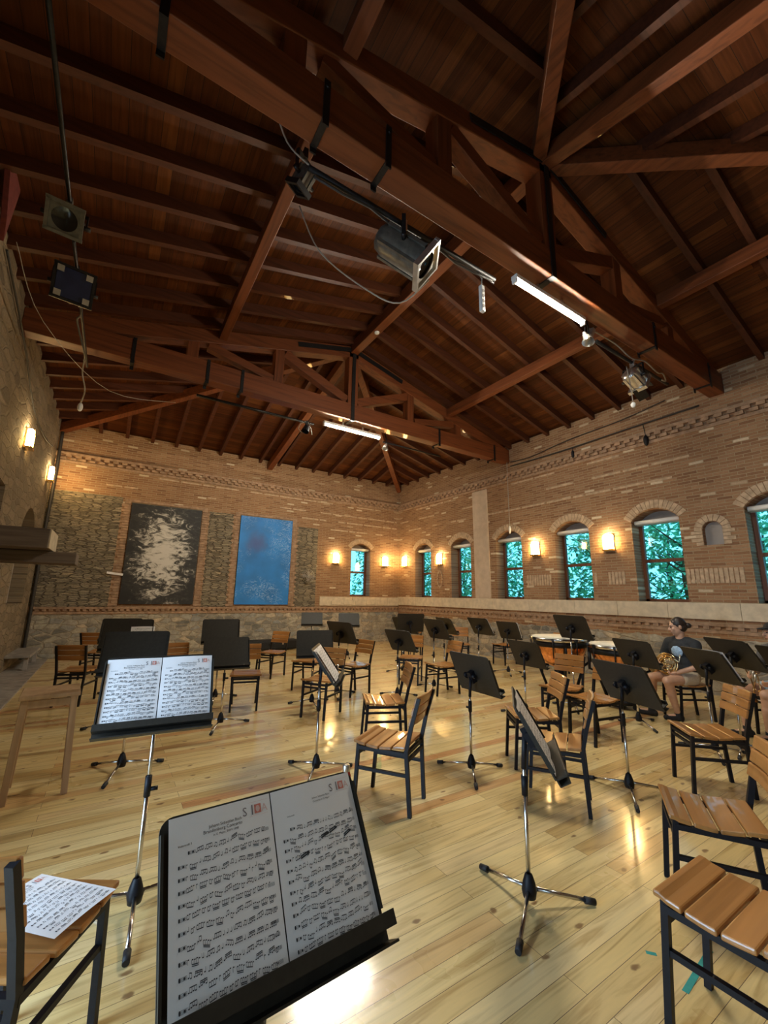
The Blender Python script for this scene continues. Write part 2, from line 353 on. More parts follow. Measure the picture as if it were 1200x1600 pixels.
M_['tube'] = emit_mat('lit_led_tube', (1.0, .93, .76), TUBE_STRENGTH)
def shade_mat():
    t = NT('lit_amber_shade'); tc = t.n('ShaderNodeTexCoord'); sp = t.n('ShaderNodeSeparateXYZ'); t.l(tc.outputs['Object'], sp.inputs[0])
    t.set(color=(1, .8, .45), ecol=t.ramp(t.math('ADD', t.math('MULTIPLY', sp.outputs['Z'], 3.0), .0), [(0, (1, .62, .20)), (.5, (1, .76, .42)), (1, (1, .79, .46))]), emit=SCONCE_STRENGTH)
    return t.m
M_['shade'] = shade_mat()
def bw_paint():
    t = NT('black_white_painting'); v, sp, tc = uvw(t, 'x')
    mp = t.n('ShaderNodeMapping'); mp.inputs['Location'].default_value = (7.22, -2.35, 0); t.l(v, mp.inputs[0])
    mp2 = t.n('ShaderNodeMapping'); mp2.inputs['Scale'].default_value = (1.5, .80, 1); mp2.inputs['Rotation'].default_value = (0, 0, .22); t.l(mp.outputs[0], mp2.inputs[0])
    ln = t.n('ShaderNodeVectorMath', operation='LENGTH'); t.l(mp2.outputs[0], ln.inputs[0])
    mp3 = t.n('ShaderNodeMapping'); mp3.inputs['Scale'].default_value = (2.2, 4.0, 1); mp3.inputs['Rotation'].default_value = (0, 0, -.35); t.l(v, mp3.inputs[0])
    nz = t.n('ShaderNodeTexNoise', i_Scale=1.6, i_Detail=8.0, i_Roughness=.72, i_Distortion=1.2); t.l(mp3.outputs[0], nz.inputs['Vector'])
    g = t.math('SUBTRACT', t.math('SUBTRACT', t.math('MULTIPLY', nz.outputs[0], 2.7), .42), t.math('MULTIPLY', ln.outputs[1], .72))
    t.set(color=t.ramp(g, [(0, (.012, .011, .010)), (.32, (.035, .032, .028)), (.46, (.20, .185, .16)), (.56, (.48, .45, .40)), (.75, (.62, .59, .54))]), rough=.6); return t.m
def blue_paint():
    t = NT('blue_painting'); v, sp, tc = uvw(t, 'x')
    nz = t.n('ShaderNodeTexNoise', i_Scale=1.5, i_Detail=5.0); t.l(v, nz.inputs['Vector'])
    base = t.ramp(nz.outputs[0], [(.3, (.012, .15, .46)), (.6, (.015, .22, .66)), (.8, (.02, .27, .74))])
    mp = t.n('ShaderNodeMapping'); mp.inputs['Scale'].default_value = (3.0, 5.0, 1); mp.inputs['Rotation'].default_value = (0, 0, -.6); t.l(v, mp.inputs[0])
    n2 = t.n('ShaderNodeTexNoise', i_Scale=1.6, i_Detail=4.0, i_Roughness=.6, i_Distortion=2.0); t.l(mp.outputs[0], n2.inputs['Vector'])
    st = t.ramp(n2.outputs[0], [(.48, (0, 0, 0)), (.495, (1, 1, 1)), (.505, (1, 1, 1)), (.52, (0, 0, 0))])
    n3 = t.n('ShaderNodeTexNoise', i_Scale=1.1); t.l(v, n3.inputs['Vector'])
    st = t.math('MULTIPLY', st, t.ramp(n3.outputs[0], [(.46, (0, 0, 0)), (.56, (.85, .85, .85))]))
    mp = t.n('ShaderNodeMapping'); mp.inputs['Location'].default_value = (4.93, -2.85, 0); mp.inputs['Scale'].default_value = (1, 1.0, 1); t.l(warp(t, v, 3.0, .35), mp.inputs[0])
    ln = t.n('ShaderNodeVectorMath', operation='LENGTH'); t.l(mp.outputs[0], ln.inputs[0])
    pm = t.ramp(ln.outputs[1], [(0, (.5, .5, .5)), (.2, (.4, .4, .4)), (.36, (0, 0, 0))])
    c = t.mix(pm, base, (.10, .06, .16)); c = t.mix(st, c, (.45, .62, .85))
    t.set(color=c, rough=.6); return t.m
# ------------------------------------------------------------------ the room
XL, YN, ZT, TH = -9.64, -14.2, 5.2, .36
RX, ZR = -4.6, 6.48            # ridge
T2Y, T1Y = -4.83, -9.35        # the two trusses
b = MB(); b.box(((XL)/2, YN/2, -.1), (9.64+1.0, 14.2+1.0, .2)); struct(b.build('floor', M_['floor']))
b = MB(); b.box((-9.395, -3.2, .012), (.49, 6.4, .024)); struct(b.build('trim_stone_strip', M_['greystone'], bevel=.004))
def wall_poly(mb, openings, a0, a1, z1, fn, d):
    """a wall of depth d with arched openings [(centre, width, sill, spring, rise)] sorted by centre"""
    cur = a0
    for c, w, sill, spr, rise in openings:
        l, r = c-w/2, c+w/2
        mb.prism([(cur, 0), (l, 0), (l, z1), (cur, z1)], 0, d, fn)
        if sill > .01: mb.prism([(l, 0), (r, 0), (r, sill), (l, sill)], 0, d, fn)
        arc = arc_pts(c, w, spr, rise) if rise > 0 else [(l, spr), (r, spr)]
        for i in range(len(arc)-1):
            (u0, v0), (u1, v1) = arc[i], arc[i+1]
            mb.prism([(u0, v0), (u1, v1), (u1, z1), (u0, z1)], 0, d, fn)
        cur = r
    mb.prism([(cur, 0), (a1, 0), (a1, z1), (cur, z1)], 0, d, fn)
fnR = lambda u, v, d: (d, u, v)
fnB = lambda u, v, d: (u, d, v)
fnL = lambda u, v, d: (XL-d, u, v)
fnN = lambda u, v, d: (u, YN-d, v)
WY = [-9.87, -8.16, -6.5, -4.78, -3.07, -1.35]; WW, SILL, SPR, RISE = .80, 1.43, 2.90, .20
mb = MB(); ops = [(-9.87, WW, SILL, SPR, RISE), (-9.02, .27, 2.36, 2.60, .15)]+[(y, WW, SILL, SPR, RISE) for y in WY[1:]]
wall_poly(mb, ops, YN-TH, TH, ZT+.12, fnR, TH); struct(mb.build('wall_right', M_['wall_r']))
mb = MB(); wall_poly(mb, [(-1.5, .72, 1.43, 2.93, .17)], XL, 0, ZT+.12, fnB, TH); struct(mb.build('wall_back', M_['wall_b']))
mb = MB(); wall_poly(mb, [(-12.4, 1.1, 1.1, 2.6, .15), (-9.85, .9, 0.0, 2.15, 0), (-4.95, 1.9, 1.1, 2.9, .05), (-1.65, 1.5, 1.2, 2.35, .62)], YN-TH, TH, ZT+.12, fnL, TH); struct(mb.build('wall_left', M_['wall_l']))  # first opening: added out-of-view window that lets the fill in
mb = MB(); mb.prism([(XL, 0), (0, 0), (0, ZT+.12), (XL, ZT+.12)], 0, TH, fnN); struct(mb.build('wall_near', M_['wall_l']))
# blind niches: plastered backs
mb = MB(); mb.prism([(-9.2, 2.3), (-8.84, 2.3), (-8.84, 2.8), (-9.2, 2.8)], .10, .14, fnR); struct(mb.build('trim_niche_back', M_['grey_plaster']))
mb = MB(); mb.prism([(-6.0, 1.0), (-3.9, 1.0), (-3.9, 3.0), (-6.0, 3.0)], .22, .3, fnL); mb.prism([(-2.5, 1.1), (-.8, 1.1), (-.8, 3.1), (-2.5, 3.1)], .22, .3, fnL); struct(mb.build('trim_alcove_backs', M_['grey_plaster']))
# limestone ledge, pilaster, dentil courses, brick frames and stacked stone panels
def ledge(name, mat, fn, a0, a1, z0, z1, dep, seg, rnd):
    m = MB(); u = a0
    while u < a1-.01:
        w = min(seg*(1+.5*rnd.random()), a1-u); m.prism([(u+.002, z0), (u+w-.002, z0), (u+w-.002, z1), (u+.002, z1)], -dep*(1+.1*rnd.random()), .05, fn); u += w
    return struct(m.build(name, mat, bevel=.006))
rnd = random.Random(4)
ledge('trim_ledge_right', M_['lime'], fnR, YN, 0, 1.16, 1.425, .035, .8, rnd)
ledge('trim_ledge_back', M_['lime'], fnB, -2.9, 0, 1.13, 1.40, .03, .9, rnd)
mb = MB()                                                # carved arcade on the back ledge
for i, u in enumerate((-2.35, -1.93, -1.52, -1.12, -.78)):
    p = [(u-.16, 1.17), (u+.16, 1.17)]+[(u+.16*math.cos(a), 1.25+.10*math.sin(a)) for a in [math.pi*k/8 for k in range(9)]]
    mb.prism(p, -.045, -.02, fnB)
struct(mb.build('trim_ledge_carving', M_['lime'], bevel=.006))
mb = MB(); mb.prism([(-4.17, 1.425), (-3.63, 1.425), (-3.60, 4.33), (-4.14, 4.33)], -.03, .05, fnR); struct(mb.build('trim_pilaster', M_['plaster'], bevel=.01))
def dentils(name, fn, a0, a1, z, n_rows, mat, size=.11, gap=.075, dep=.05, hh=.055):
    m = MB()
    for r in range(n_rows):
        u = a0+(size+gap)/2*(r % 2)
        while u < a1-size:
            m.prism([(u, z-r*hh*1.25), (u+size, z-r*hh*1.25), (u+size, z+hh-r*hh*1.25), (u, z+hh-r*hh*1.25)], -dep, .03, fn); u += size+gap
    m.prism([(a0, z+hh), (a1, z+hh), (a1, z+hh*1.9), (a0, z+hh*1.9)], -dep-.012, .03, fn)
    m.prism([(a0, z-n_rows*hh*1.25), (a1, z-n_rows*hh*1.25), (a1, z-n_rows*hh*1.25+hh), (a0, z-n_rows*hh*1.25+hh)], -dep*.6, .03, fn)
    return struct(m.build(name, mat))
dentils('trim_dentils_right', fnR, YN, 0, 4.48, 2, M_['brick1'])
dentils('trim_dentils_back', fnB, XL, 0, 4.50, 2, M_['brick1'])
dentils('trim_string_back', fnB, XL, 0, 1.0, 1, M_['brick1'], .07, .05, .035, .05)
dentils('trim_string_right', fnR, YN, 0, 1.01, 1, M_['brick1'], .08, .07, .02, .05)
def panel(name, u0, u1, z0, z1, mat, dep): 
    m = MB(); m.prism([(u0, z0), (u1, z0), (u1, z1), (u0, z1)], -dep, .03, fnB); return struct(m.build(name, mat))
panel('trim_stone_panel_corner', XL, -8.22, 1.1, 3.7, M_['stone_b'], .012); panel('trim_stone_panel_middle', -6.22, -5.58, 1.1, 3.6, M_['stone_b'], .012); panel('trim_stone_panel_right', -3.72, -3.05, 1.1, 3.45, M_['stone_b'], .012)
mb = MB()
for (u0, u1) in ((-8.02, -6.42), (-5.40, -3.90)):         # toothed brick frames round the two paintings
    for k in range(38):
        z = 1.12+k*.066; w = .13 if k % 2 else .19
        for s_, e in ((u0-.02, -1), (u1+.02, 1)):
            mb.prism([(min(s_, s_+e*w), z), (max(s_, s_+e*w), z), (max(s_, s_+e*w), z+.056), (min(s_, s_+e*w), z+.056)], -.022, .03, fnB)
    mb.prism([(u0-.15, 3.62), (u1+.15, 3.62), (u1+.15, 3.68), (u0-.15, 3.68)], -.022, .03, fnB)
struct(mb.build('trim_brick_frames', M_['brick1']))
mb = MB(); u = -9.1                                       # light relieving courses in the back wall
for (z, a0, a1) in ((4.28, -8.9, -.2), (3.95, -8.6, -.1), (3.72, -3.6, -.1), (3.45, -3.0, -.1)):
    u = a0
    while u < a1:
        w = .2+.5*rnd.random()
        if rnd.random() < .55: mb.prism([(u, z), (min(a1, u+w), z), (min(a1, u+w), z+.04), (u, z+.04)], -.008, .02, fnB)
        u += w+.05
for (z, a0, a1) in ((4.26, -14, -.2), (3.92, -14, -.1), (3.6, -14, -.1), (3.3, -4.1, -.1)):
    u = a0
    while u < a1:
        w = .2+.5*rnd.random()
        if rnd.random() < .45 and not (-4.2 < u+w/2 < -3.5): mb.prism([(u, z), (min(a1, u+w), z), (min(a1, u+w), z+.04), (u, z+.04)], -.008, .02, fnR)
        u += w+.05
struct(mb.build('trim_pale_courses', M_['brick2']))
mb = MB()                                                 # upright brick fields between the windows
for a0, a1 in ((-7.55, -7.28), (-7.0, -6.95), (-9.35, -8.62), (-5.95, -5.35)):
    u = a0
    while u < a1: mb.prism([(u, 1.74), (u+.05, 1.74), (u+.05, 1.98), (u, 1.98)], -.01, .02, fnR); u += .066
for i in range(14):                                       # almond shaped brick ornament
    a = 2*math.pi*i/14; cx, cz = -2.17+.11*math.cos(a)*abs(math.cos(a))**.3, 1.97+.24*math.sin(a)
    mb.box((-.008, cx, cz), (.03, .035, .07), (math.copysign(.4, math.cos(a)*math.sin(a)), 0, 0))
struct(mb.build('trim_upright_bricks', M_['brick2']))
# windows
def arch_bricks(mb, fn, c, w, spr, rise, n, hb=.15, dep=.012):
    r = ((w/2)**2+rise**2)/(2*rise); a = math.asin(min(1, (w/2)/r)); 
    if rise > w/2: a = math.pi-a
    for i in range(n):
        a0 = -a+2*a*(i+.06)/n; a1 = -a+2*a*(i+.94)/n; cz = spr+rise-r
        mb.prism([(c+r*math.sin(a0), cz+r*math.cos(a0)), (c+r*math.sin(a1), cz+r*math.cos(a1)), (c+(r+hb)*math.sin(a1), cz+(r+hb)*math.cos(a1)), (c+(r+hb)*math.sin(a0), cz+(r+hb)*math.cos(a0))], -dep, .06, fn)
def window(idx, fn, c, w, sill, spr, rise):
    root = bpy.data.objects.new('window_%d' % idx, None); COL.objects.link(root); struct(root)
    d0 = .27; t = .06; l, r = c-w/2, c+w/2; top = spr+.02; mid = sill+(top-sill)*.5
    m = MB()
    for q in ([(l, sill), (l+t, sill), (l+t, top), (l, top)], [(r-t, sill), (r, sill), (r, top), (r-t, top)], [(l, sill), (r, sill), (r, sill+t*.8), (l, sill+t*.8)], [(l, top-t), (r, top-t), (r, top), (l, top)]): m.prism(q, d0, d0+.07, fn)
    m.build('window_frame', M_['win'], root, .004)
    m = MB(); m.prism([(l+t, mid-.03), (r-t, mid-.03), (r-t, mid+.03), (l+t, mid+.03)], d0-.015, d0+.06, fn); m.build('middle_rail', M_['win'], root, .004)
    m = MB(); m.prism(arc_pts(c, w, spr, rise)+[(r, top), (l, top)], d0+.02, d0+.1, fn); m.build('arch_infill', M_['grey_plaster'], root)
    for z0, z1 in ((sill+t*.8, mid-.03), (mid+.03, top-t)):
        m = MB(); m.prism([(l+t, z0), (r-t, z0), (r-t, z1), (l+t, z1)], d0+.03, d0+.036, fn); m.build('pane', M_['glass'], root)
    m = MB(); a = fn(l+.02, spr-.01, .10); b_ = fn(r-.02, spr-.01, .10); m.tube(a, b_, .04, n=14); m.prism([(l+.012, spr-.05), (r-.012, spr-.05), (r-.012, spr+.03), (l+.012, spr+.03)], .1, .265, fn); m.build('roller_blind', M_['white'], root)
    m = MB(); arch_bricks(m, fn, c, w+.02, spr, rise+.02, 15); m.build('brick_arch', M_['brick2'], root)
    return root
for i, y in enumerate(WY): window(i+1, fnR, y, WW, SILL, SPR, RISE)
window(8, fnL, -12.4, 1.1, 1.1, 2.6, .15); window(7, fnB, -1.5, .72, 1.43, 2.93, .17)  # the left wall window is unseen, added for its fill light
mb = MB(); arch_bricks(mb, fnR, -9.02, .29, 2.60, .16, 9, .11, .012)
for k in range(4):
    for s_ in (-1, 1): w = .10+.06*(k % 2); u = -9.02+s_*.14; mb.prism([(min(u, u+s_*w), 2.36+k*.064), (max(u, u+s_*w), 2.36+k*.064), (max(u, u+s_*w), 2.415+k*.064), (min(u, u+s_*w), 2.415+k*.064)], -.012, .03, fnR)
struct(mb.build('trim_niche_surround', M_['brick2']))
# ------------------------------------------------------------------ roof
ceil = bpy.data.objects.new('ceiling', None); COL.objects.link(ceil); struct(ceil)
RH = .15
def zr(x): return ZT+(ZR-ZT)*((-x)/(-RX) if x > RX else (x-XL)/(RX-XL))
def zh(y): return ZT+(ZR-ZT)*((-y)/(-T2Y) if y > T2Y else (y-YN)/(T1Y-YN))
def slab(name, pts, mat):
    m = MB(); n = len(pts); up = RH+.01; vs = [(p[0], p[1], p[2]+up) for p in pts]+[(p[0], p[1], p[2]+up+.05) for p in pts]
    m.add(vs, [list(range(n))[::-1], list(range(n, 2*n))]+[(i, (i+1) % n, n+(i+1) % n, n+i) for i in range(n)]); return m.build(name, mat, ceil)
A2, A1 = (RX, T2Y, ZR), (RX, T1Y, ZR)
def ext(p, q, k=.09): return tuple(p[i]+(p[i]-q[i])*k for i in range(3))
cBR, cBL, cNR, cNL = (0, 0, ZT), (XL, 0, ZT), (0, YN, ZT), (XL, YN, ZT)
eBR, eBL, eNR, eNL = ext(cBR, A2, .1), ext(cBL, A2, .1), ext(cNR, A1, .1), ext(cNL, A1, .1)
slab('roof_boards', [eBR, A2, A1, eNR], M_['boards_x']); slab('roof_boards', [eNL, A1, A2, eBL], M_['boards_x'])
slab('roof_boards', [eBR, eBL, A2], M_['boards_y']); slab('roof_boards', [eNL, eNR, A1], M_['boards_y'])
def rafter(p, q, w=.075):
    m = MB(); m.bar((p[0], p[1], p[2]+RH/2), (q[0], q[1], q[2]+RH/2), w, RH); return m.build('rafter', M_['rafter'], ceil)
y = -.55
while y > YN+.4:
    if min(abs(y-T2Y), abs(y-T1Y)) > .12:
        k = 1.0 if T1Y <= y <= T2Y else ((-y)/(-T2Y) if y > T2Y else (y-YN)/(T1Y-YN))
        if k > .08:
            xr = RX*k; xl = XL+(RX-XL)*k
            rafter((.05, y, zr(0)), (xr, y, zr(xr))); rafter((XL-.05, y, zr(XL)), (xl, y, zr(xl)))
    y -= .555
x = -.55
while x > XL+.4:
    k = (-x)/(-RX) if x > RX else (x-XL)/(RX-XL)
    if k > .08 and abs(x-RX) > .15:
        rafter((x, .05, ZT), (x, T2Y*k, zh(T2Y*k)))
        yn = YN+(T1Y-YN)*k; rafter((x, YN-.05, ZT), (x, yn, zh(yn)))
    x -= .555
def beam(name, p, q, w, h, mat): m = MB(); m.bar(p, q, w, h); return m.build(name, mat, ceil, .008)
def dn(p, d): return (p[0], p[1], p[2]-d)
beam('ridge_beam', dn(A2, .06), dn(A1, .06), .16, .24, M_['beam_y'])
for c in (cBR, cBL, cNR, cNL): beam('hip_beam', dn(A2 if c[1] == 0 else A1, .03), dn(c, .05), .15, .2, M_['beam_y'])
beam('hip_centre_beam', dn(A2, .03), (RX-.1, 0, ZT-.06), .15, .2, M_['beam_y']); beam('hip_centre_beam', dn(A1, .03), (RX, YN, ZT-.06), .15, .2, M_['beam_y'])
for xp in (-7.12, -2.05):
    k = (-xp)/(-RX) if xp > RX else (xp-XL)/(RX-XL)
    beam('purlin', (xp, T2Y, zr(xp)-.09), (xp, T1Y, zr(xp)-.09), .13, .18, M_['beam_y'])
    beam('purlin', (xp, T1Y, zr(xp)-.09), (xp, YN+(T1Y-YN)*k, zr(xp)-.09), .13, .18, M_['beam_y'])
def truss(yc, label):
    t = thing('roof_truss', label, 'roof truss', (0, 0, 0)); m = MB(); m.box(((XL)/2, yc, 5.03), (9.64, .22, .34)); m.build('tie_beam', M_['beam'], t, .01)
    for x0 in (XL+.05, -.05):
        m = MB(); m.bar((x0, yc, zr(x0)-.13), (RX, yc, ZR-.13), .2, .24); m.build('top_chord', M_['beam'], t, .01)
    m = MB(); m.box((RX, yc, 5.75), (.22, .2, 1.2)); m.build('king_post', M_['beam_z'], t, .008)
    for dx in (-2.95, -1.52, 1.45, 2.85):
        x = RX+dx; m = MB(); m.box((x, yc, (5.2+zr(x)-.2)/2), (.17, .18, zr(x)-.2-5.2+.02)); m.build('queen_post', M_['beam_z'], t, .006)
    for sx in (-1, 1):
        x1 = RX+sx*1.42; m = MB(); m.bar((x1, yc, zr(x1)-.3), (RX+sx*.12, yc, 5.27), .16, .17); m.build('strut', M_['beam'], t, .006)
        x1 = RX+sx*2.72; m = MB(); m.bar((x1, yc, zr(x1)-.27), (RX+sx*1.58, yc, 5.24), .14, .14); m.build('strut', M_['beam'], t, .006)
    m = MB()
    for s_ in (-1, 1): m.box((RX, yc+s_*.116, 5.66), (.075, .012, 1.64)); m.bar((RX, yc+s_*.116, ZR-.1), (RX-1.2, yc+s_*.116, zr(RX-1.2)-.1), .012, .09); m.bar((RX, yc+s_*.116, ZR-.1), (RX+1.2, yc+s_*.116, zr(RX+1.2)-.1), .012, .09)
    m.box((RX, yc, 4.852), (.075, .24, .012))
    m.build('king_post_strap', M_['steel'], t)
    for x in (-8.35, -7.3, -6.75, -2.35, -.55):
        m = MB()
        for s_ in (-1, 1): m.box((x, yc+s_*.116, 5.01), (.05, .012, .42)); m.tube((x, yc+s_*.12, 5.15), (x, yc+s_*.135, 5.15), .014, n=8)
        m.box((x, yc, 4.852), (.05, .244, .012)); m.build('steel_strap', M_['steel'], t)
    return t
truss(T1Y, 'front roof truss, the nearer one crossing the top of the picture above the big spotlight'); truss(T2Y, 'rear roof truss with open triangles, farther away near the back wall')
# ------------------------------------------------------------------ outside the windows
mb = MB(); mb.box((4.6, -7, -.3), (8, 26, .2)); mb.box((-4, 4.6, -.3), (20, 8, .2)); struct(mb.build('garden_ground', M_['soil']))
def tree(x, y, rx, h, n, seed, label):
    t = thing('garden_tree', label, 'tree', (x, y, -.2), 0, 'garden trees outside the windows'); rr = random.Random(seed)
    m = MB(); pts = [(0, 0, 0), (.05, .04, h*.3), (-.04, .08, h*.6), (0, 0, h*.85)]; m.path(pts, [.09, .07, .05, .02], 8)
    for k in range(9):
        a = rr.random()*6.28; z = h*(.25+.5*rr.random()); m.path([(0, 0, z), (math.cos(a)*rx*.4, math.sin(a)*rx*.4, z+.25), (math.cos(a)*rx*.8, math.sin(a)*rx*.8, z+.5)], [.03, .02, .008], 6)
    m.build('trunk', M_['stem'], t)
    m = MB()
    for k in range(n):
        a = rr.random()*6.28; q = rr.random()**.5; z = rr.random()
        rad = rx*q*(1-.5*abs(z-.45)); c = Vector((math.cos(a)*rad, math.sin(a)*rad, h*(.12+.95*z)))
        e = Euler((rr.uniform(-1, 1), rr.uniform(-1, 1), rr.random()*6.28)).to_matrix(); s = rr.uniform(.035, .085)
        m.add([c+e@Vector(p)*s for p in ((0, -1.3, 0), (.55, 0, .12), (0, 1.4, 0), (-.55, 0, .12))], [(0, 1, 2, 3)])
    o = m.build('foliage', M_['leaf'], t, fix=False)
    return t
for i in range(8): tree(1.75, -9.75+1.8*i, .85, 3.3+.3*(i % 3), 1700, 30+i, 'leafy green garden tree outside the windows')
for i in range(8): tree(3.7, -8.7+1.85*i, .88, 3.7+.3*(i % 2), 1700, 60+i, 'leafy green garden tree outside the windows')
for i in range(2): tree(-1.7+1.75*i, 1.8, .85, 3.3, 1700, 50+i, 'leafy green garden tree outside the windows')
# ------------------------------------------------------------------ paintings, lamps and fittings on the walls
def canvas(name, label, u0, u1, z0, z1, mat, skew=0):
    m = MB(); m.prism([(u0-skew, z0), (u1, z0), (u1+skew, z1), (u0, z1)], -.055, -.024, fnB)
    o = m.build(name, mat, None, .003); return tag(o, label, 'painting')
canvas('abstract_painting', 'tall black and white abstract painting hanging on the back wall', -8.02, -6.42, 1.16, 3.59, bw_paint())
canvas('abstract_painting', 'tall bright blue abstract painting hanging right of the black and white one', -5.40, -3.90, 1.16, 3.59, blue_paint())
mb = MB(); mb.box((-8.17, -.05, 1.86), (.33, .05, .05), (0, .12, 0)); tag(mb.build('wood_batten', M_['paper']), 'pale batten sticking out left of the black and white painting', 'batten')
def sconce(loc, rz, label):
    t = thing('wall_lantern', label, 'wall lamp', loc, rz, None)   # local: wall behind at +y
    m = MB(); m.box((0, -.012, .0), (.20, .024, .34)); m.build('backplate', M_['brass'], t, .004)
    m = MB(); prof = [(-.085, -.13), (.085, -.13)]+[(.085*math.cos(a), .09+.085*math.sin(a)) for a in [math.pi*k/10 for k in range(11)]]
    m.prism(prof, -.085, -.03, lambda u, v, d: (u, d, v)); m.build('lamp_shade', M_['shade'], t, .012)
    m = MB(); m.box((0, -.06, -.15), (.21, .11, .03)); m.path([(.09*math.cos(a), -.09, .09+.09*math.sin(a)) for a in [math.pi*k/12 for k in range(13)]], .006, 6)
    for x in (-.088, .088): m.box((x, -.09, -.02), (.008, .012, .24))
    m.build('lantern_frame', M_['brass'], t); return t
for y, z, l in ((-.42, 2.58, 'lit warm wall lantern on the right wall, beside the room corner'), (-2.19, 2.55, 'lit warm wall lantern between the first two windows of the right wall'), (-5.60, 2.58, 'lit warm wall lantern between the third and fourth windows of the right wall'), (-7.31, 2.56, 'lit warm wall lantern between the two large windows, the brightest one')):
    sconce((0, y, z), R_(-90), l)
sconce((-2.42, 0, 2.57), 0, 'lit warm wall lantern left of the small back wall window'); sconce((-.58, 0, 2.57), 0, 'lit warm wall lantern right of the small back wall window')
sconce((XL, -3.35, 3.82), R_(90), 'lit wall lantern on the left wall, the higher one near the picture edge'); sconce((XL, -.62, 3.90), R_(90), 'lit wall lantern on the left wall next to the back corner')
t = thing('wall_fan', 'round grey wire wall fan right of the blue painting', 'fan', (-3.37, 0, 1.99)); m = MB()
for r in (.05, .10, .15, .19): m.path([(r*math.cos(a), -.17-.06*(1-(r/.19)**2), r*math.sin(a)) for a in [2*math.pi*k/28 for k in range(28)]], .004, 6, True)
for k in range(16): a = 2*math.pi*k/16; m.path([(0, -.23, 0), (.1*math.cos(a), -.21, .1*math.sin(a)), (.19*math.cos(a), -.17, .19*math.sin(a)), (.1*math.cos(a), -.11, .1*math.sin(a))], .003, 5)
m.build('wire_cage', M_['silver'], t); m = MB()
for k in range(4): m.box((.085*math.cos(k*1.571), -.165, .085*math.sin(k*1.571)), (.14, .006, .08), (.35, -k*1.571, 0))
m.build('fan_blades', M_['grey_plaster'], t); m = MB(); m.tube((0, -.17, 0), (0, -.06, 0), .055, .045); m.tube((0, -.07, 0), (0, -.07, -.16), .02); m.box((0, -.035, -.17), (.09, .07, .09)); m.build('motor', M_['gun'], t)
# tube lamps under the trusses
def tube_lamp(x0, x1, y, z, label):
    t = thing('tube_lamp', label, 'ceiling lamp', ((x0+x1)/2, y, z)); h = (x1-x0)/2
    m = MB(); m.box((0, 0, .055), (2*h, .075, .05)); m.build('housing', M_['white'], t, .006)
    m = MB(); m.tube((-h+.02, 0, .012), (h-.02, 0, .012), .019, n=10); m.build('light_tube', M_['tube'], t)
    m = MB()
    for s_ in (-1, 1): m.box((s_*(h-.012), 0, .02), (.025, .06, .07))
    m.build('end_caps', M_['white'], t, .004)
    m = MB()
    for s_ in (-.35, .35): m.box((s_*h, 0, .11), (.03, .02, .09))
    m.build('bracket', M_['silver'], t); return t
tube_lamp(-5.05, -3.80, T1Y+.06, 4.70, 'bright white tube lamp under the front truss'); tube_lamp(-5.12, -3.82, T2Y+.10, 4.70, 'bright white tube lamp under the rear truss, farther away')
# lighting pipes, spotlights, cables
def pipe(pts, r, mat, name, label, cat='pipe', n=10): m = MB(); m.path(pts, r, n); return tag(m.build(name, mat), label, cat)
pipe([(-7.3, T1Y+.19, 4.74), (-5.2, T1Y+.19, 4.74)], .024, M_['steel'], 'lighting_bar', 'black lighting bar under the front truss carrying the big spotlight', 'lighting bar')
pipe([(-3.3, T1Y+.19, 4.74), (-1.35, T1Y+.19, 4.74)], .024, M_['steel'], 'lighting_bar', 'black lighting bar under the front truss carrying the small silver spotlight', 'lighting bar')
pipe([(-7.4, T2Y+.16, 4.68), (-5.3, T2Y+.16, 4.68)], .024, M_['steel'], 'lighting_bar', 'black lighting bar under the left half of the rear truss', 'lighting bar')
pipe([(-3.7, T2Y+.16, 4.68), (-2.1, T2Y+.16, 4.68)], .018, M_['steel'], 'lighting_bar', 'thin lighting bar under the right half of the rear truss', 'lighting bar')
pipe([(-8.9, -10.6, 4.72), (-8.9, -4.6, 4.72)], .016, M_['steel'], 'lighting_bar', 'dark lighting bar running along the left wall below the roof', 'lighting bar')
mb = MB(); rr = random.Random(9)
pts = [(-7.25+.25*k, T1Y+.19+.03*rr.uniform(-1, 1), 4.70-.05*rr.random()) for k in range(9)]; mb.path(pts, .011, 6)
pts = [(-6.6+.2*k, T1Y+.21+.02*rr.uniform(-1, 1), 4.73-.03*rr.random()) for k in range(8)]; mb.path(pts, .009, 6)
tag(mb.build('cable_bundle', M_['dcable']), 'dark cables strapped along the bar under the front truss', 'cable')
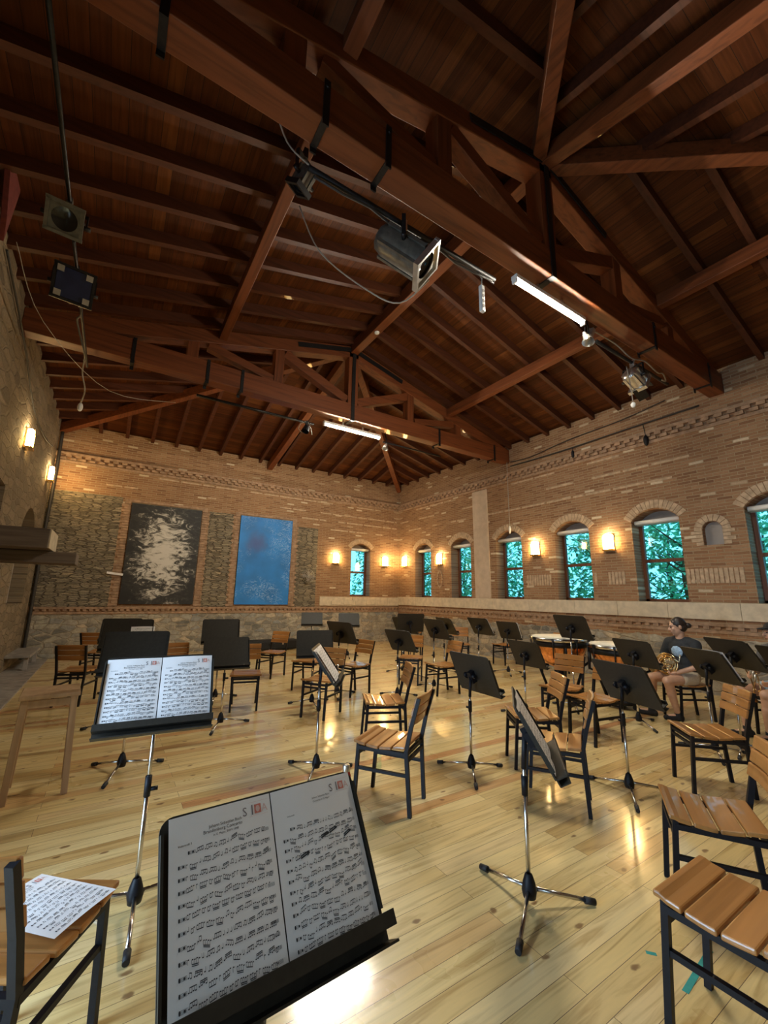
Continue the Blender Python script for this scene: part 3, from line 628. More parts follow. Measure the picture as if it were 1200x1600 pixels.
def spotlight(name, label, pos, aim, L, r, top, mats, square=True, bell=False):
    """a theatre lantern hung by a yoke from the bar at height `top`"""
    t = thing(name, label, 'spotlight', pos); d = Vector(aim).normalized(); x = d.cross(Vector((0, 0, 1))).normalized(); u = x.cross(d); m3 = Matrix((x, d, u)).transposed()
    P = lambda a, b_, c: x*a+d*b_+u*c
    m = MB(); m.lathe([(r*.45, -L*.55), (r*.8, -L*.5), (r, -L*.32), (r, L*.42), (r*1.02, L*.45)], (0, 0, 0), 10, d); m.lathe([(0, -L*.555), (r*.45, -L*.55)], (0, 0, 0), 10, d)
    for k in range(5): a = 2*math.pi*k/5+.4; m.box(P(r*1.0*math.cos(a), .0, r*1.0*math.sin(a)), (.03, L*.8, .03), m3)
    m.build('lamp_body', mats[0], t)
    m = MB(); w = r*1.05
    Q = 32; cs = [(math.cos(2*math.pi*(k+.5)/Q), math.sin(2*math.pi*(k+.5)/Q)) for k in range(Q)]
    inn = [P(r*.80*a, L*.505, r*.80*c) for a, c in cs]; out = [P(w*a/max(abs(a), abs(c)), L*.505, w*c/max(abs(a), abs(c))) for a, c in cs]
    m.add(inn+out+[q-d*.008 for q in inn+out], [(k, (k+1) % Q, Q+(k+1) % Q, Q+k) for k in range(Q)]+[(2*Q+k, 3*Q+k, 3*Q+(k+1) % Q, 2*Q+(k+1) % Q) for k in range(Q)]+[(k, 2*Q+k, 2*Q+(k+1) % Q, (k+1) % Q) for k in range(Q)])
    for a, c, sx, sz in ((0, w, 2*w+.03, .025), (0, -w, 2*w+.03, .025), (w, 0, .025, 2*w), (-w, 0, .025, 2*w)): m.box(P(a, L*.5, c), (sx, .05, sz), m3)
    m.build('front_frame', mats[1], t)
    m = MB(); m.lathe([(0, L*.40), (r*.55, L*.41), (r*.93, L*.47)], (0, 0, 0), 20, d); m.build('lens', M_['lens'], t)
    m = MB()
    for a in (-1, 1):
        m.bar(P(a*(r+.03), 0, 0), P(a*(r+.03), 0, 0)+Vector((0, 0, top-pos[2]-.10)), .012, .035, d); m.tube(P(a*(r-.01), 0, 0), P(a*(r+.06), 0, 0), .02, n=8)
    m.bar(P(-(r+.036), 0, 0)+Vector((0, 0, top-pos[2]-.10)), P((r+.036), 0, 0)+Vector((0, 0, top-pos[2]-.10)), .035, .012); m.build('yoke', M_['steel'], t)
    m = MB(); m.box((0, 0, top-pos[2]-.05), (.04, .06, .11)); m.tube((0, 0, top-pos[2]-.11), (0, 0, top-pos[2]-.07), .012, n=8); m.build('hook_clamp', mats[1], t)
    return t, P, u
sp, P, u = spotlight('theatre_spotlight', 'large grey theatre spotlight with open square front under the front truss', (-6.38, T1Y+.19, 4.46), (.65, -.45, -.60), .50, .14, 4.77, (M_['gun'], M_['silver']))
m = MB(); m.box(P(-.1, .10, .10), (.06, .05, .06)); m.box(P(.02, .17, .145), (.06, .06, .03)); m.build('focus_knobs', M_['silver'], sp)
sp, P, u = spotlight('theatre_spotlight', 'small silver box spotlight on the bar near the right wall', (-2.40, T1Y+.19, 4.50), (.80, -.10, -.45), .26, .11, 4.77, (M_['silver'], M_['silver']))
m = MB(); m.box(P(0, .21, .12), (.2, .14, .006), Euler((.2, .35, 0)).to_matrix()); m.box(P(0, .21, -.12), (.2, .14, .006), Euler((-.3, .5, 0)).to_matrix()); m.build('barn_doors', M_['lens'], sp)
sp, P, u = spotlight('theatre_spotlight', 'spotlight with dark blue filter and four pale clips on the left bar', (-8.9, -6.85, 4.50), (.12, -.93, -.42), .36, .15, 4.75, (M_['gun'], M_['steel']))
m = MB(); m.box(P(0, .20, 0), (.28, .004, .28), Matrix((Vector(P(1, 0, 0)), Vector(P(0, 1, 0)), Vector(P(0, 0, 1)))).transposed()); m.build('colour_filter', M_['gel'], sp)
m = MB(); m3 = Matrix((Vector(P(1, 0, 0)), Vector(P(0, 1, 0)), Vector(P(0, 0, 1)))).transposed()
for a in (-1, 1):
    for c in (-1, 1): m = MB(); m.box(P(a*.115, .215, c*.115), (.055, .02, .055), m3); m.build('filter_clip', M_['silver'], sp)
sp, P, u = spotlight('theatre_spotlight', 'unlit dark spotlight on the left bar just above the blue filtered one', (-8.9, -7.75, 4.54), (.05, -.75, -.55), .28, .11, 4.75, (M_['steel'], M_['gun']))
sp, P, u = spotlight('theatre_spotlight', 'small dark spotlight hanging from the left purlin behind the front truss', (-7.15, -8.62, 5.28), (-.3, .5, -.8), .2, .075, 5.6, (M_['gun'], M_['steel']))
t = thing('clip_lamp', 'two crumpled silver clip lamps at the right end of the front tube lamp', 'lamp', (-3.62, T1Y+.12, 4.72)); m = MB()
m.lathe([(.015, .06), (.03, .03), (.075, -.08)], (.02, 0, -.08), 14, (.3, 0, 1)); m.box((.06, -.02, -.01), (.05, .05, .1), (.3, .2, 0)); m.lathe([(.012, .05), (.02, .03), (.05, -.05)], (-.09, -.02, -.11), 12, (-.5, .2, 1)); m.build('reflector', M_['silver'], t); m = MB(); m.path([(.0, 0, .14), (.03, 0, .06), (.02, 0, -.02)], .01, 6); m.path([(.0, 0, .12), (-.05, -.01, .05), (-.09, -.02, -.06)], .008, 6); m.build('stem', M_['steel'], t)
t = thing('clip_lamp', 'small silver clip lamp at the right end of the rear tube lamp', 'lamp', (-3.66, T2Y+.14, 4.70)); m = MB(); m.lathe([(.015, .06), (.03, .03), (.07, -.08)], (.02, 0, -.1), 14, (.3, 0, 1)); m.build('reflector', M_['silver'], t); m = MB(); m.path([(.0, 0, .16), (.03, 0, .06), (.02, 0, -.04)], .01, 6); m.build('stem', M_['steel'], t)
t = thing('clip_lamp', 'dark clip lamp with loose cables left of the rear tube lamp', 'lamp', (-5.45, T2Y+.14, 4.675)); m = MB(); m.lathe([(.02, .08), (.05, .05), (.07, -.08)], (0, 0, -.12), 14, (.3, .2, 1)); m.box((0, .01, -.02), (.03, .05, .11)); m.build('reflector', M_['steel'], t); m = MB(); m.path([(-.02, 0, .02), (-.12, 0, -.05), (-.16, 0, -.16), (-.1, 0, -.22)], .008, 6); m.path([(.03, 0, .02), (.09, 0, -.1), (.12, 0, -.22)], .008, 6); m.build('lamp_cable', M_['cable'], t)
t = thing('power_strip', 'white power strip with four sockets hanging from the front truss', 'power strip', (-5.40, T1Y+.19, 4.42)); m = MB(); m.box((0, 0, 0), (.052, .04, .30)); m.build('strip_body', M_['white'], t, .008); m = MB()
for k in range(4): m.tube((0, -.0205, -.09+.058*k), (0, -.0225, -.09+.058*k), .019, n=14)
m.build('sockets', M_['grey_plaster'], t); m = MB(); m.path([(0, 0, .15), (.01, 0, .24), (-.03, .02, .33)], .007, 6); m.build('cord', M_['cable'], t)
def cable(pts, r, label, mat='cable', name='hanging_cable', cat='cable', plug=None):
    t = thing(name, label, cat, pts[-1]); o = Vector(pts[-1]); P_ = [Vector(p)-o for p in pts]
    Q = []                                           # smooth the polyline
    for i in range(len(P_)-1):
        p0 = P_[max(0, i-1)]; p1 = P_[i]; p2 = P_[i+1]; p3 = P_[min(len(P_)-1, i+2)]
        for k in range(5):
            s = k/5; Q.append(.5*((2*p1)+(p2-p0)*s+(2*p0-5*p1+4*p2-p3)*s*s+(3*p1-p0-3*p2+p3)*s**3))
    Q.append(P_[-1]); m = MB(); m.path(Q, r, 6); m.build('cord', M_[mat], t)
    if plug: m = MB(); m.ball((0, 0, -plug[1]), (plug[0], plug[0], plug[1]), 12, 8); m.build('plug', M_[plug[2]], t)
    return t
cable([(-2.62, T1Y+.17, 4.60), (-2.60, T1Y+.16, 4.40), (-2.58, T1Y+.16, 4.22), (-2.57, T1Y+.16, 4.08)], .006, 'thin cord with a round white end hanging from the silver spotlight', plug=(.032, .04, 'white'))
cable([(-3.55, T1Y+.14, 4.80), (-2.9, T1Y+.15, 4.83), (-2.5, T1Y+.15, 4.76), (-2.15, T1Y+.13, 4.82), (-1.8, T1Y+.13, 4.76), (-1.62, T1Y+.13, 4.80), (-1.55, T1Y+.13, 4.70), (-1.68, T1Y+.13, 4.68)], .009, 'pale cable running right from the front tube lamp, ending in a loop')
cable([(-7.6, T1Y+.25, 5.25), (-7.45, T1Y+.3, 5.0), (-7.29, T1Y+.19, 4.765)], .007, 'pale thin cable slanting to the left end of the front lighting bar')
cable([(-7.1, -8.4, 5.2), (-6.9, -8.5, 4.7), (-6.5, -8.7, 4.34), (-6.2, T1Y+.5, 4.22), (-6.05, T1Y+.24, 4.36)], .007, 'pale cable drooping below the large grey spotlight')
cable([(-8.9, -5.0, 4.68), (-8.93, -4.75, 4.55), (-8.88, -4.6, 4.35), (-8.92, -4.4, 4.22)], .010, 'grey cable with a black and white plug hanging at the end of the left bar', plug=(.035, .07, 'white'))
cable([(-8.9, -7.3, 4.70), (-8.86, -6.4, 4.55), (-8.93, -6.0, 4.62), (-8.87, -5.4, 4.52), (-8.92, -4.9, 4.66)], .012, 'tangled dark cable wound along the end of the left bar', 'dcable')
cable([(-9.55, -8.9, 5.45), (-9.2, -9.1, 5.1), (-8.9, -9.25, 4.78)], .009, 'grey wire from the top left picture corner down to the left bar')
cable([(-9.5, -6.4, 5.1), (-9.3, -5.6, 4.7), (-8.6, -4.3, 4.55), (-7.6, -3.4, 5.0)], .0045, 'thin wire sagging from the left wall across to the rear roof')
cable([(-9.4, -9.9, 3.9), (-9.2, -9.6, 4.3), (-8.9, -9.3, 4.70)], .012, 'thicker grey wire rising from the left picture edge to the left bar')
cable([(-.12, T2Y-.12, 4.84), (-.13, T2Y-.13, 4.2), (-.12, T2Y-.12, 3.6), (-.13, T2Y-.13, 3.20)], .008, 'white cord hanging from the rear truss in front of the third window', plug=(.03, .10, 'white'))
cable([(-.05, -5.0, 4.74), (-.05, -6.4, 4.72), (-.05, -7.8, 4.75), (-.05, -9.1, 4.77)], .014, 'straight black cable fixed along the top of the right wall', 'dcable', 'wall_cable')
cable([(-.04, -5.0, 4.86), (-.04, -5.6, 4.82), (-.04, -6.6, 4.93), (-.04, -7.8, 4.98), (-.04, -8.6, 5.08)], .009, 'thin wavy black cable just under the roof on the right wall', 'dcable', 'wall_cable')
cable([(-.05, -8.18, 4.74), (-.06, -8.2, 4.62), (-.06, -8.21, 4.52)], .008, 'short cable with a black plug hanging high on the right wall above the large windows', 'dcable', plug=(.045, .11, 'black'))
cable([(-.05, -6.72, 4.72), (-.06, -6.72, 4.66)], .008, 'small black plug hanging from the wall cable above the fourth window', 'dcable', plug=(.035, .09, 'black'))
cable([(XL+.05, -.06, 5.1), (XL+.06, -.07, 4.0), (XL+.05, -.06, 2.6), (XL+.06, -.06, 1.2), (XL+.06, -.06, .05)], .035, 'dark pipe running down the back left corner', 'dcable', 'corner_pipe', 'pipe')
cable([(XL+.03, -6.2, 5.1), (XL+.03, -4.6, 4.75), (XL+.03, -3.4, 4.35), (XL+.03, -2.0, 4.30), (XL+.03, -.9, 4.45)], .013, 'dark cable sagging across the upper left wall', 'dcable', 'wall_cable')
m = MB(); m.add([(-9.5, -7.3, 5.55), (-9.5, -6.75, 5.55), (-9.52, -6.85, 4.75), (-9.48, -7.05, 4.85), (-9.46, -7.3, 5.55), (-9.46, -6.75, 5.55), (-9.48, -6.85, 4.75), (-9.44, -7.05, 4.85)], [(0, 1, 2, 3), (7, 6, 5, 4), (0, 4, 5, 1), (1, 5, 6, 2), (2, 6, 7, 3), (3, 7, 4, 0)]); tag(m.build('hanging_cloth', M_['banner']), 'dark red cloth hanging by the roof at the left picture edge', 'cloth')
# timber brackets and low stone slab by the left wall
t = thing('timber_bracket', 'dark upper timber beam with pale cut end sticking out of the left wall', 'beam', (XL, -4.6, 2.10)); m = MB(); m.box((.34, 0, 0), (.72, .8, .25)); m.build('beam', M_['oldbeam'], t, .01); m = MB(); m.box((.705, 0, 0), (.012, .78, .24)); m.build('cut_end', M_['wallplaster'], t)  # end face coloured paler for the lamplight falling on its end grain
t = thing('timber_bracket', 'grey lower timber beam sticking out farther from the left wall', 'beam', (XL, -4.3, 1.89)); m = MB(); m.box((.48, 0, 0), (1.0, .5, .16)); m.build('beam', M_['oldbeam'], t, .01)
t = thing('side_table', 'low dark table with pale leg against the left wall near the back corner', 'table', (XL+.22, -1.0, 0)); m = MB(); m.box((-.04, 0, .27), (.36, 1.3, .05)); m.build('table_top', M_['greystone'], t, .005)
for yy in (-.55, .55):
    m = MB(); m.box((.08, yy, .135), (.06, .06, .22)); m.build('leg', M_['grey_plaster'], t)
# ------------------------------------------------------------------ chairs
CH = {}
def chair_meshes():
    af, yf, ar, yr = .158, -.205, .15, .212; zs = .43
    m = MB(); d = [-.205, -.108, -.008, .092, .19]
    prof = lambda yy: .006-.018*math.exp(-((yy+.02)/.13)**2)+(.006 if yy < -.17 else 0)
    for k in range(4):
        y0, y1 = d[k]+.004, d[k+1]-.004; n = 6; vs = []; x0 = .195-.012*(k == 3); N = 4
        poly = [(y0+(y1-y0)*i/N, zs+prof(y0+(y1-y0)*i/N)) for i in range(N+1)]
        poly = poly+[(q[0], q[1]-.02) for q in poly[::-1]]
        m.prism(poly, -x0, x0, lambda u, v, dd: (dd, u, v))
    CH['seat'] = m.mesh('seat')
    m = MB()
    for k in range(3):
        z0, z1 = .565+.068*k, .565+.068*k+.062; N = 6; f = lambda xx: .222+.045*(k/2.0)*.9-.018*(1-(xx/.18)**2)*-1
        poly = [(-.18+.36*i/N, f(-.18+.36*i/N)) for i in range(N+1)]
        lean = .016
        vs = [(x, y+ (0), z0) for x, y in poly]+[(x, y+lean, z1) for x, y in poly]+[(x, y-.02, z0) for x, y in poly]+[(x, y-.02+lean, z1) for x, y in poly]
        n = N+1; fs = []
        for i in range(N): fs += [(i, i+1, n+i+1, n+i), (2*n+i+1, 2*n+i, 3*n+i, 3*n+i+1), (n+i, n+i+1, 3*n+i+1, 3*n+i), (i+1, i, 2*n+i, 2*n+i+1)]
        fs += [(0, n, 3*n, 2*n), (N, 2*n+N, 3*n+N, n+N)]; m.add(vs, fs)
    CH['backrest'] = m.mesh('backrest')
    for s, nm in ((-1, 'fa'), (1, 'fb')):
        m = MB(); m.bar((s*af, yf, 0), (s*(af+.005), -.175, zs-.018), .024, .024, (0, 1, 0)); CH['leg_'+nm] = m.mesh('leg')
    for s, nm in ((-1, 'ra'), (1, 'rb')):
        m = MB(); m.bar((s*ar, yr, 0), (s*.165, .19, zs-.02), .024, .026, (0, 1, 0)); m.bar((s*.165, .19, zs-.03), (s*.168, .228, .57), .024, .026, (0, 1, 0)); m.bar((s*.168, .227, .56), (s*.172, .285, .755), .024, .024, (0, 1, 0)); CH['leg_'+nm] = m.mesh('leg')
    m = MB()
    for s in (-1, 1): m.box((s*.165, .005, zs-.0455), (.024, .37, .024))
    m.box((0, -.175, zs-.0455), (.32, .024, .024)); m.box((0, .185, zs-.0455), (.32, .024, .024)); CH['seat_frame'] = m.mesh('seat_frame')
    def strt(p, q): m = MB(); m.bar(p, q, .02, .02); return m.mesh('stretcher')
    CH['st0'] = strt((-.16, -.187, .25), (-.157, .203, .25)); CH['st1'] = strt((.16, -.187, .25), (.157, .203, .25))
    CH['st2'] = strt((-.16, -.18, .345), (.16, -.18, .345)); CH['st3'] = strt((-.16, .195, .345), (.16, .195, .345))
chair_meshes()
BEV = {'seat': .006, 'backrest': .006}
PROTO = {}
def chair(x, y, th, label, group='wooden slat chairs of the orchestra', cat='chair'):
    t = thing('orchestra_chair', label, cat, (x, y, 0), th, group)
    if not PROTO:
        for key, nm in (('seat', 'seat'), ('backrest', 'backrest'), ('leg_fa', 'leg'), ('leg_fb', 'leg'), ('leg_ra', 'leg'), ('leg_rb', 'leg'), ('seat_frame', 'seat_frame'), ('st0', 'stretcher'), ('st1', 'stretcher'), ('st2', 'stretcher'), ('st3', 'stretcher')):
            PROTO[key] = put(nm, CH[key], M_['seat'] if key in BEV else M_['black'], t, BEV.get(key, 0))
    else:
        for o in list(PROTO.values()):
            c = o.copy(); c.parent = t; COL.objects.link(c)
    return t
CHAIRS = [
 (-6.331, -8.968, -2.556, 'empty slat chair in the centre foreground, nearest of the middle chairs, red flask beside it'),
 (-5.736, -7.963, -2.007, 'empty slat chair directly behind the centre foreground chair, seat catching a lamp reflection'),
 (-5.837, -6.713, 5.308, 'slat chair partly hidden behind the edge-on music stand in the middle'),
 (-4.963, -5.918, -1.285, 'slat chair seen from its front left, standing right of the edge-on music stand'),
 (-5.42, -5.25, -.80, 'slat chair half hidden behind the wide upright music stand in the middle'),
 (-6.574, -5.92, -.27, 'slat chair facing the camera under the black stand right of the bright sheets'),
 (-5.62, -4.05, -.95, 'slat chair by the back wall below the blue painting, beside a black case'),
 (-8.434, -4.609, -3.518, 'slat chair seen from behind at the far left, behind the pale wooden stool'),
 (-8.25, -2.75, 2.65, 'slat chair by the back wall, farthest left of the back row'),
 (-7.36, -5.40, .0, 'slat chair mostly hidden behind the two pages of bright sheet music'),
 (-8.314, -9.848, -3.713, 'slat chair in the bottom left corner with a sheet of music on its seat'),
 (-6.247, -11.02, -3.14, 'slat chair in the bottom right corner, teal tape on the floor under it'),
 (-5.537, -10.677, -2.601, 'slat chair at the right picture edge, directly behind the bottom right corner chair'),
 (-3.996, -10.104, -2.343, 'slat chair with a knot in its top back slat, right of the front right stand'),
 (-1.873, -9.125, -2.15, 'slat chair the horn player is sitting on'),
 (-4.82, -9.052, -2.189, 'slat chair seen from behind its back, between the edge-on right stand and the timpani'),
 (-5.279, -9.607, -2.584, 'slat chair seen side on just behind the edge-on right stand'),
 (-3.72, -8.99, 4.55, 'slat chair directly behind the front right stand, seat showing left of it'),
 (-3.52, -8.48, 4.90, 'slat chair facing the camera in front of the copper timpani'),
 (-3.703, -5.692, -.83, 'slat chair behind the slanted stand right of the centre, facing left'),
 (-3.731, -6.545, -1.667, 'slat chair with a shiny pale seat, left of the large slanted centre stand'),
 (-1.45, -4.55, -.72, 'small looking slat chair by the right wall between two slanted stands'),
 (-1.95, -3.35, -1.05, 'slat chair near the room corner, only its pale back showing between stands'),
 (-.60, -5.05, -1.49, 'slat chair against the right wall under the third window'),
 (-.62, -6.35, -1.55, 'slat chair against the right wall just left of the timpani'),
 (-1.82, -10.05, -2.15, 'slat chair under the second player at the right picture edge'),
]
CO = [chair(*c) for c in CHAIRS]
# ------------------------------------------------------------------ music stands
ST = {}
def rrect(x0, x1, z0, z1, r, n=5):
    out = []
    for cx, cz, a0 in ((x1-r, z1-r, 0), (x0+r, z1-r, 90)): out += [(cx+r*math.cos(R_(a0+90*i/n)), cz+r*math.sin(R_(a0+90*i/n))) for i in range(n+1)]
    return out+[(x0, z0), (x1, z0)]
def stand_meshes():
    P3 = lambda u, v, d: (u, d, v)
    m = MB(); m.prism(rrect(-.25, .25, -.17, .17, .028), -.004, .003, P3)
    m.box((-.246, -.010, 0), (.006, .014, .28)); m.box((.246, -.010, 0), (.006, .014, .28)); ST['desk'] = m.mesh('desk')
    m = MB(); m.box((0, -.032, -.17), (.50, .058, .006)); m.box((0, -.060, -.158), (.50, .005, .028)); m.box((0, -.005, -.185), (.50, .006, .03)); m.box((0, -.03, -.20), (.50, .05, .005)); ST['lip'] = m.mesh('lip')
    m = MB(); m.box((0, .03, -.03), (.045, .05, .10)); m.tube((-.05, .035, -.02), (.05, .035, -.02), .017, n=12); m.tube((.05, .035, -.02), (.075, .035, -.02), .026, n=10); ST['tilt_clamp'] = m.mesh('tilt_clamp')
    m = MB(); m.lathe([(0, .035), (.030, .04), (.036, .07), (.030, .10), (.018, .135), (.0125, .14)], (0, 0, 0), 14); ST['base_hub'] = m.mesh('base_hub')
    for k in range(3):
        a = 2*math.pi*k/3; e = (.30*math.cos(a), .30*math.sin(a), .018); m = MB(); m.tube((.02*math.cos(a), .02*math.sin(a), .075), e, .0095, n=10); ST['leg%d' % k] = m.mesh('leg')
        m = MB(); d = (Vector(e)-Vector((0, 0, .075))).normalized(); m.tube(Vector(e)-d*.03, Vector(e)+d*.022, .0155, .014, 10); ST['foot%d' % k] = m.mesh('foot_cap')
    m = MB(); m.tube((0, 0, .055), (0, 0, .50), .0105, n=12); ST['pole'] = m.mesh('pole')
    m = MB(); m.tube((0, 0, 0), (0, 0, .09), .0155, n=12); m.tube((.012, 0, .03), (.045, 0, .03), .010, n=8); ST['pole_clamp'] = m.mesh('pole_clamp')
stand_meshes()
def stand(x, y, h, th, tilt, label, turn=0.0):
    t = thing('music_stand', label, 'music stand', (x, y, 0), th, 'black orchestra music stands')
    d = put('desk', ST['desk'], M_['desk'], t, 0, (0, -.045, h), (-tilt, 0, 0)); l = put('lip', ST['lip'], M_['desk'], t, 0, (0, -.045, h), (-tilt, 0, 0))
    put('tilt_clamp', ST['tilt_clamp'], M_['black'], t, 0, (0, -.045, h), (-tilt, 0, 0))
    p = put('pole', ST['pole'], M_['chrome'], t); p.scale = (1, 1, 1)
    m = MB(); m.tube((0, 0, .45), (0, 0, h-.16), .0085, n=12); m.build('inner_pole', M_['chrome'], t)
    m = MB(); m.tube((0, 0, h-.20), (0, -.012, h-.03), .013, n=12); m.build('desk_post', M_['black'], t)
    c = put('pole_clamp', ST['pole_clamp'], M_['black'], t, 0, (0, 0, min(.48, h-.32))); put('base_hub', ST['base_hub'], M_['black'], t)
    for k in range(3):
        g = put('leg', ST['leg%d' % k], M_['chrome'], t, 0, None, (0, 0, turn)); put('foot_cap', ST['foot%d' % k], M_['rubber'], g)
    return t
STANDS = dict(
 s1=(-7.789, -10.605, .800, .050, .57, 'nearest music stand at the bottom, holding two pages of printed music', 1.2),
 s2=(-7.93, -9.235, .972, -.096, .468, 'music stand at the left holding two bright pages', .5),
 s3=(-7.95, -7.42, .95, -.20, .35, 'black music stand directly behind the stand with the bright pages', .35),
 s4=(-8.00, -4.45, .91, -.15, .45, 'music stand at the far left, rearmost of the three overlapping there', .2),
 s5=(-7.98, -6.10, .985, -.12, .45, 'music stand at the far left with a pale page edge, middle of three overlapping', .9),
 s6=(-6.81, -5.33, .93, -.18, .467, 'black music stand showing just above another left of the blue painting', .4),
 s7=(-6.998, -6.576, .793, -.121, .45, 'wide black music stand to the right of the bright pages, in front of another', .15),
 s8=(-4.063, -2.196, .886, -.365, .58, 'small looking music stand against the back wall under the blue painting', .2),
 s9=(-3.262, -2.576, .872, -.423, .525, 'music stand by the back wall under the round wall fan', .6),
 s10=(-5.22, -5.917, .904, 1.907, .48, 'back of a slanted music stand just in front of the one under the fan', .3),
 s11=(-5.756, -6.229, .804, -.258, .282, 'upright black music stand in the middle, right behind the edge-on one', .65),
 s12=(-6.585, -8.249, .87, R_(58), .62, 'edge-on music stand in the middle, holding a stack of sheets', .95),
 s13=(-4.511, -6.453, .807, 1.789, .537, 'slanted music stand just right of the centre, round knob on its back', .1),
 s14=(-3.272, -4.855, .892, 1.90, .54, 'slanted music stand behind the one with the round knob, near the room corner', .5),
 s15=(-3.45, -5.35, .98, 2.6, .45, 'music stand barely visible between two slanted stands near the corner', .8),
 s16=(-3.646, -6.245, .937, 1.588, .508, 'slanted music stand below the second window, overlapped by another on its right', .2),
 s17=(-2.657, -5.367, .905, 1.438, .541, 'slanted music stand below the second window, right one of an overlapping pair', .6),
 s18=(-2.285, -5.913, .924, 1.549, .564, 'slanted music stand with pale edge below the pale pilaster', .9),
 s19=(-1.499, -5.92, .828, 1.604, .418, 'slanted music stand with pale edge below the third window', .3),
 s20=(-5.46, -8.916, .801, 1.529, .40, 'large slanted music stand right of the centre foreground chair', .42),
 s21=(-3.616, -8.016, .75, 1.502, .467, 'slanted music stand left of the copper timpani', .5),
 s22=(-6.324, -10.177, .80, R_(41), .52, 'edge-on music stand in the right foreground holding striped looking sheets', .85),
 s23=(-2.735, -8.121, 1.073, 1.524, .492, 'tallest music stand, standing in front of the left timpani', .2),
 s24=(-2.74, -8.94, .82, 1.36, .49, 'music stand just left of the horn player, covering the right timpani', .7),
 s25=(-4.677, -9.811, .803, 1.314, .50, 'large slanted music stand in the right middle ground, in front of the horn player', .35),
 s26=(-3.10, -9.82, .83, 1.05, .572, 'music stand hiding the horn player\'s left side, pale right edge', .5),
 s27=(-2.78, -9.93, .933, 1.057, .63, 'music stand right of the horn player, in front of the right wall', .2),
 s28=(-2.46, -10.26, .86, 1.05, .55, 'music stand cut off by the right picture edge, before the second player', .6),
)
for k, v in STANDS.items(): stand(*v)
# ------------------------------------------------------------------ sheet music
FONT = {}
def text_mesh(s, size, align='CENTER', shear=0):
    c = bpy.data.curves.new('t', 'FONT'); c.body = s; c.size = size; c.align_x = align; c.shear = shear; c.resolution_u = 2
    o = bpy.data.objects.new('t', c); COL.objects.link(o); bpy.context.view_layer.update()
    me = bpy.data.meshes.new_from_object(o.evaluated_get(bpy.context.evaluated_depsgraph_get()))
    vs = [v.co.copy() for v in me.vertices]; fs = [list(p.vertices) for p in me.polygons]
    bpy.data.objects.remove(o); bpy.data.curves.remove(c); bpy.data.meshes.remove(me); return vs, fs
TX = {}
def text(mb, s, size, u, v, align='CENTER'):
    key = (s, size, align)
    if key not in TX: TX[key] = text_mesh(s, size, align)
    vs, fs = TX[key]; mb.add([(u+q.x, -.0008, v+q.y) for q in vs], fs)
def quad(mb, u0, v0, u1, v1, w0, w1=None, d=-.0008):
    w1 = w0 if w1 is None else w1
    mb.add([(u0, d, v0-w0/2), (u1, d, v1-w1/2), (u1, d, v1+w1/2), (u0, d, v0+w0/2)], [(0, 1, 2, 3)])
def notation(mb, pw, ph, rows, top, seed, indent=.02, bottom=.018, marks=(), boost=1.0):
    """staves and notes on a page whose lower left corner is the origin"""
    rr = random.Random(seed); gap = (top-bottom)/(rows-1) if rows > 1 else 0; s = .00135*boost
    for r in range(rows):
        v = top-gap*r; u0 = .018+(indent if r == 0 else 0); u1 = pw-.012
        for k in range(5): quad(mb, u0, v+k*s-2*s, u1, v+k*s-2*s, .00042*boost)
        mb.add([(u0+.002+.0018*math.cos(a), -.0008, v+.0036*math.sin(a)) for a in [2*math.pi*i/8 for i in range(8)]], [list(range(8))])
        quad(mb, u0+.009, v, u0+.0125, v, .004)
        u = u0+.018; base = rr.uniform(-2, 2)
        while u < u1-.006:
            n = rr.choice((1, 2, 4, 4, 4)); st = .0042 if n > 1 else .0055; up = base < 0; tops = []
            for i in range(n):
                if u > u1-.004: break
                base = max(-4, min(4, base+rr.uniform(-1.6, 1.6))); vv = v+base*s
                mb.add([(u+.0016*boost*math.cos(a), -.0009, vv+.0011*boost*math.sin(a)) for a in [2*math.pi*q/7 for q in range(7)]], [list(range(7))])
                sgn = 1 if up else -1; ux = u+sgn*.0016*boost; vt = vv+sgn*.0068; quad(mb, ux-.00025*boost, (vv+vt)/2, ux+.00025*boost, (vv+vt)/2, abs(vt-vv)); tops.append((ux, vt)); u += st
            if len(tops) > 1: quad(mb, tops[0][0], tops[0][1], tops[-1][0], tops[-1][1], .0016*boost)
            if len(tops) > 2 and rr.random() < .5: quad(mb, tops[0][0], tops[0][1]-.0024, tops[-1][0], tops[-1][1]-.0024, .0014*boost)
            u += .0022
            if rr.random() < .2: quad(mb, u-.002, v, u-.0016, v, 4*s)
        quad(mb, u1-.0004, v, u1, v, 4*s)
    for (a, b_, c, d_) in marks: quad(mb, a, b_, c, d_, .003); quad(mb, a, b_-.004, c, d_-.004, .0035); mb.add([(c+.004*math.cos(q), -.001, d_-.003+.003*math.sin(q)) for q in [2*math.pi*i/8 for i in range(8)]], [list(range(8))])
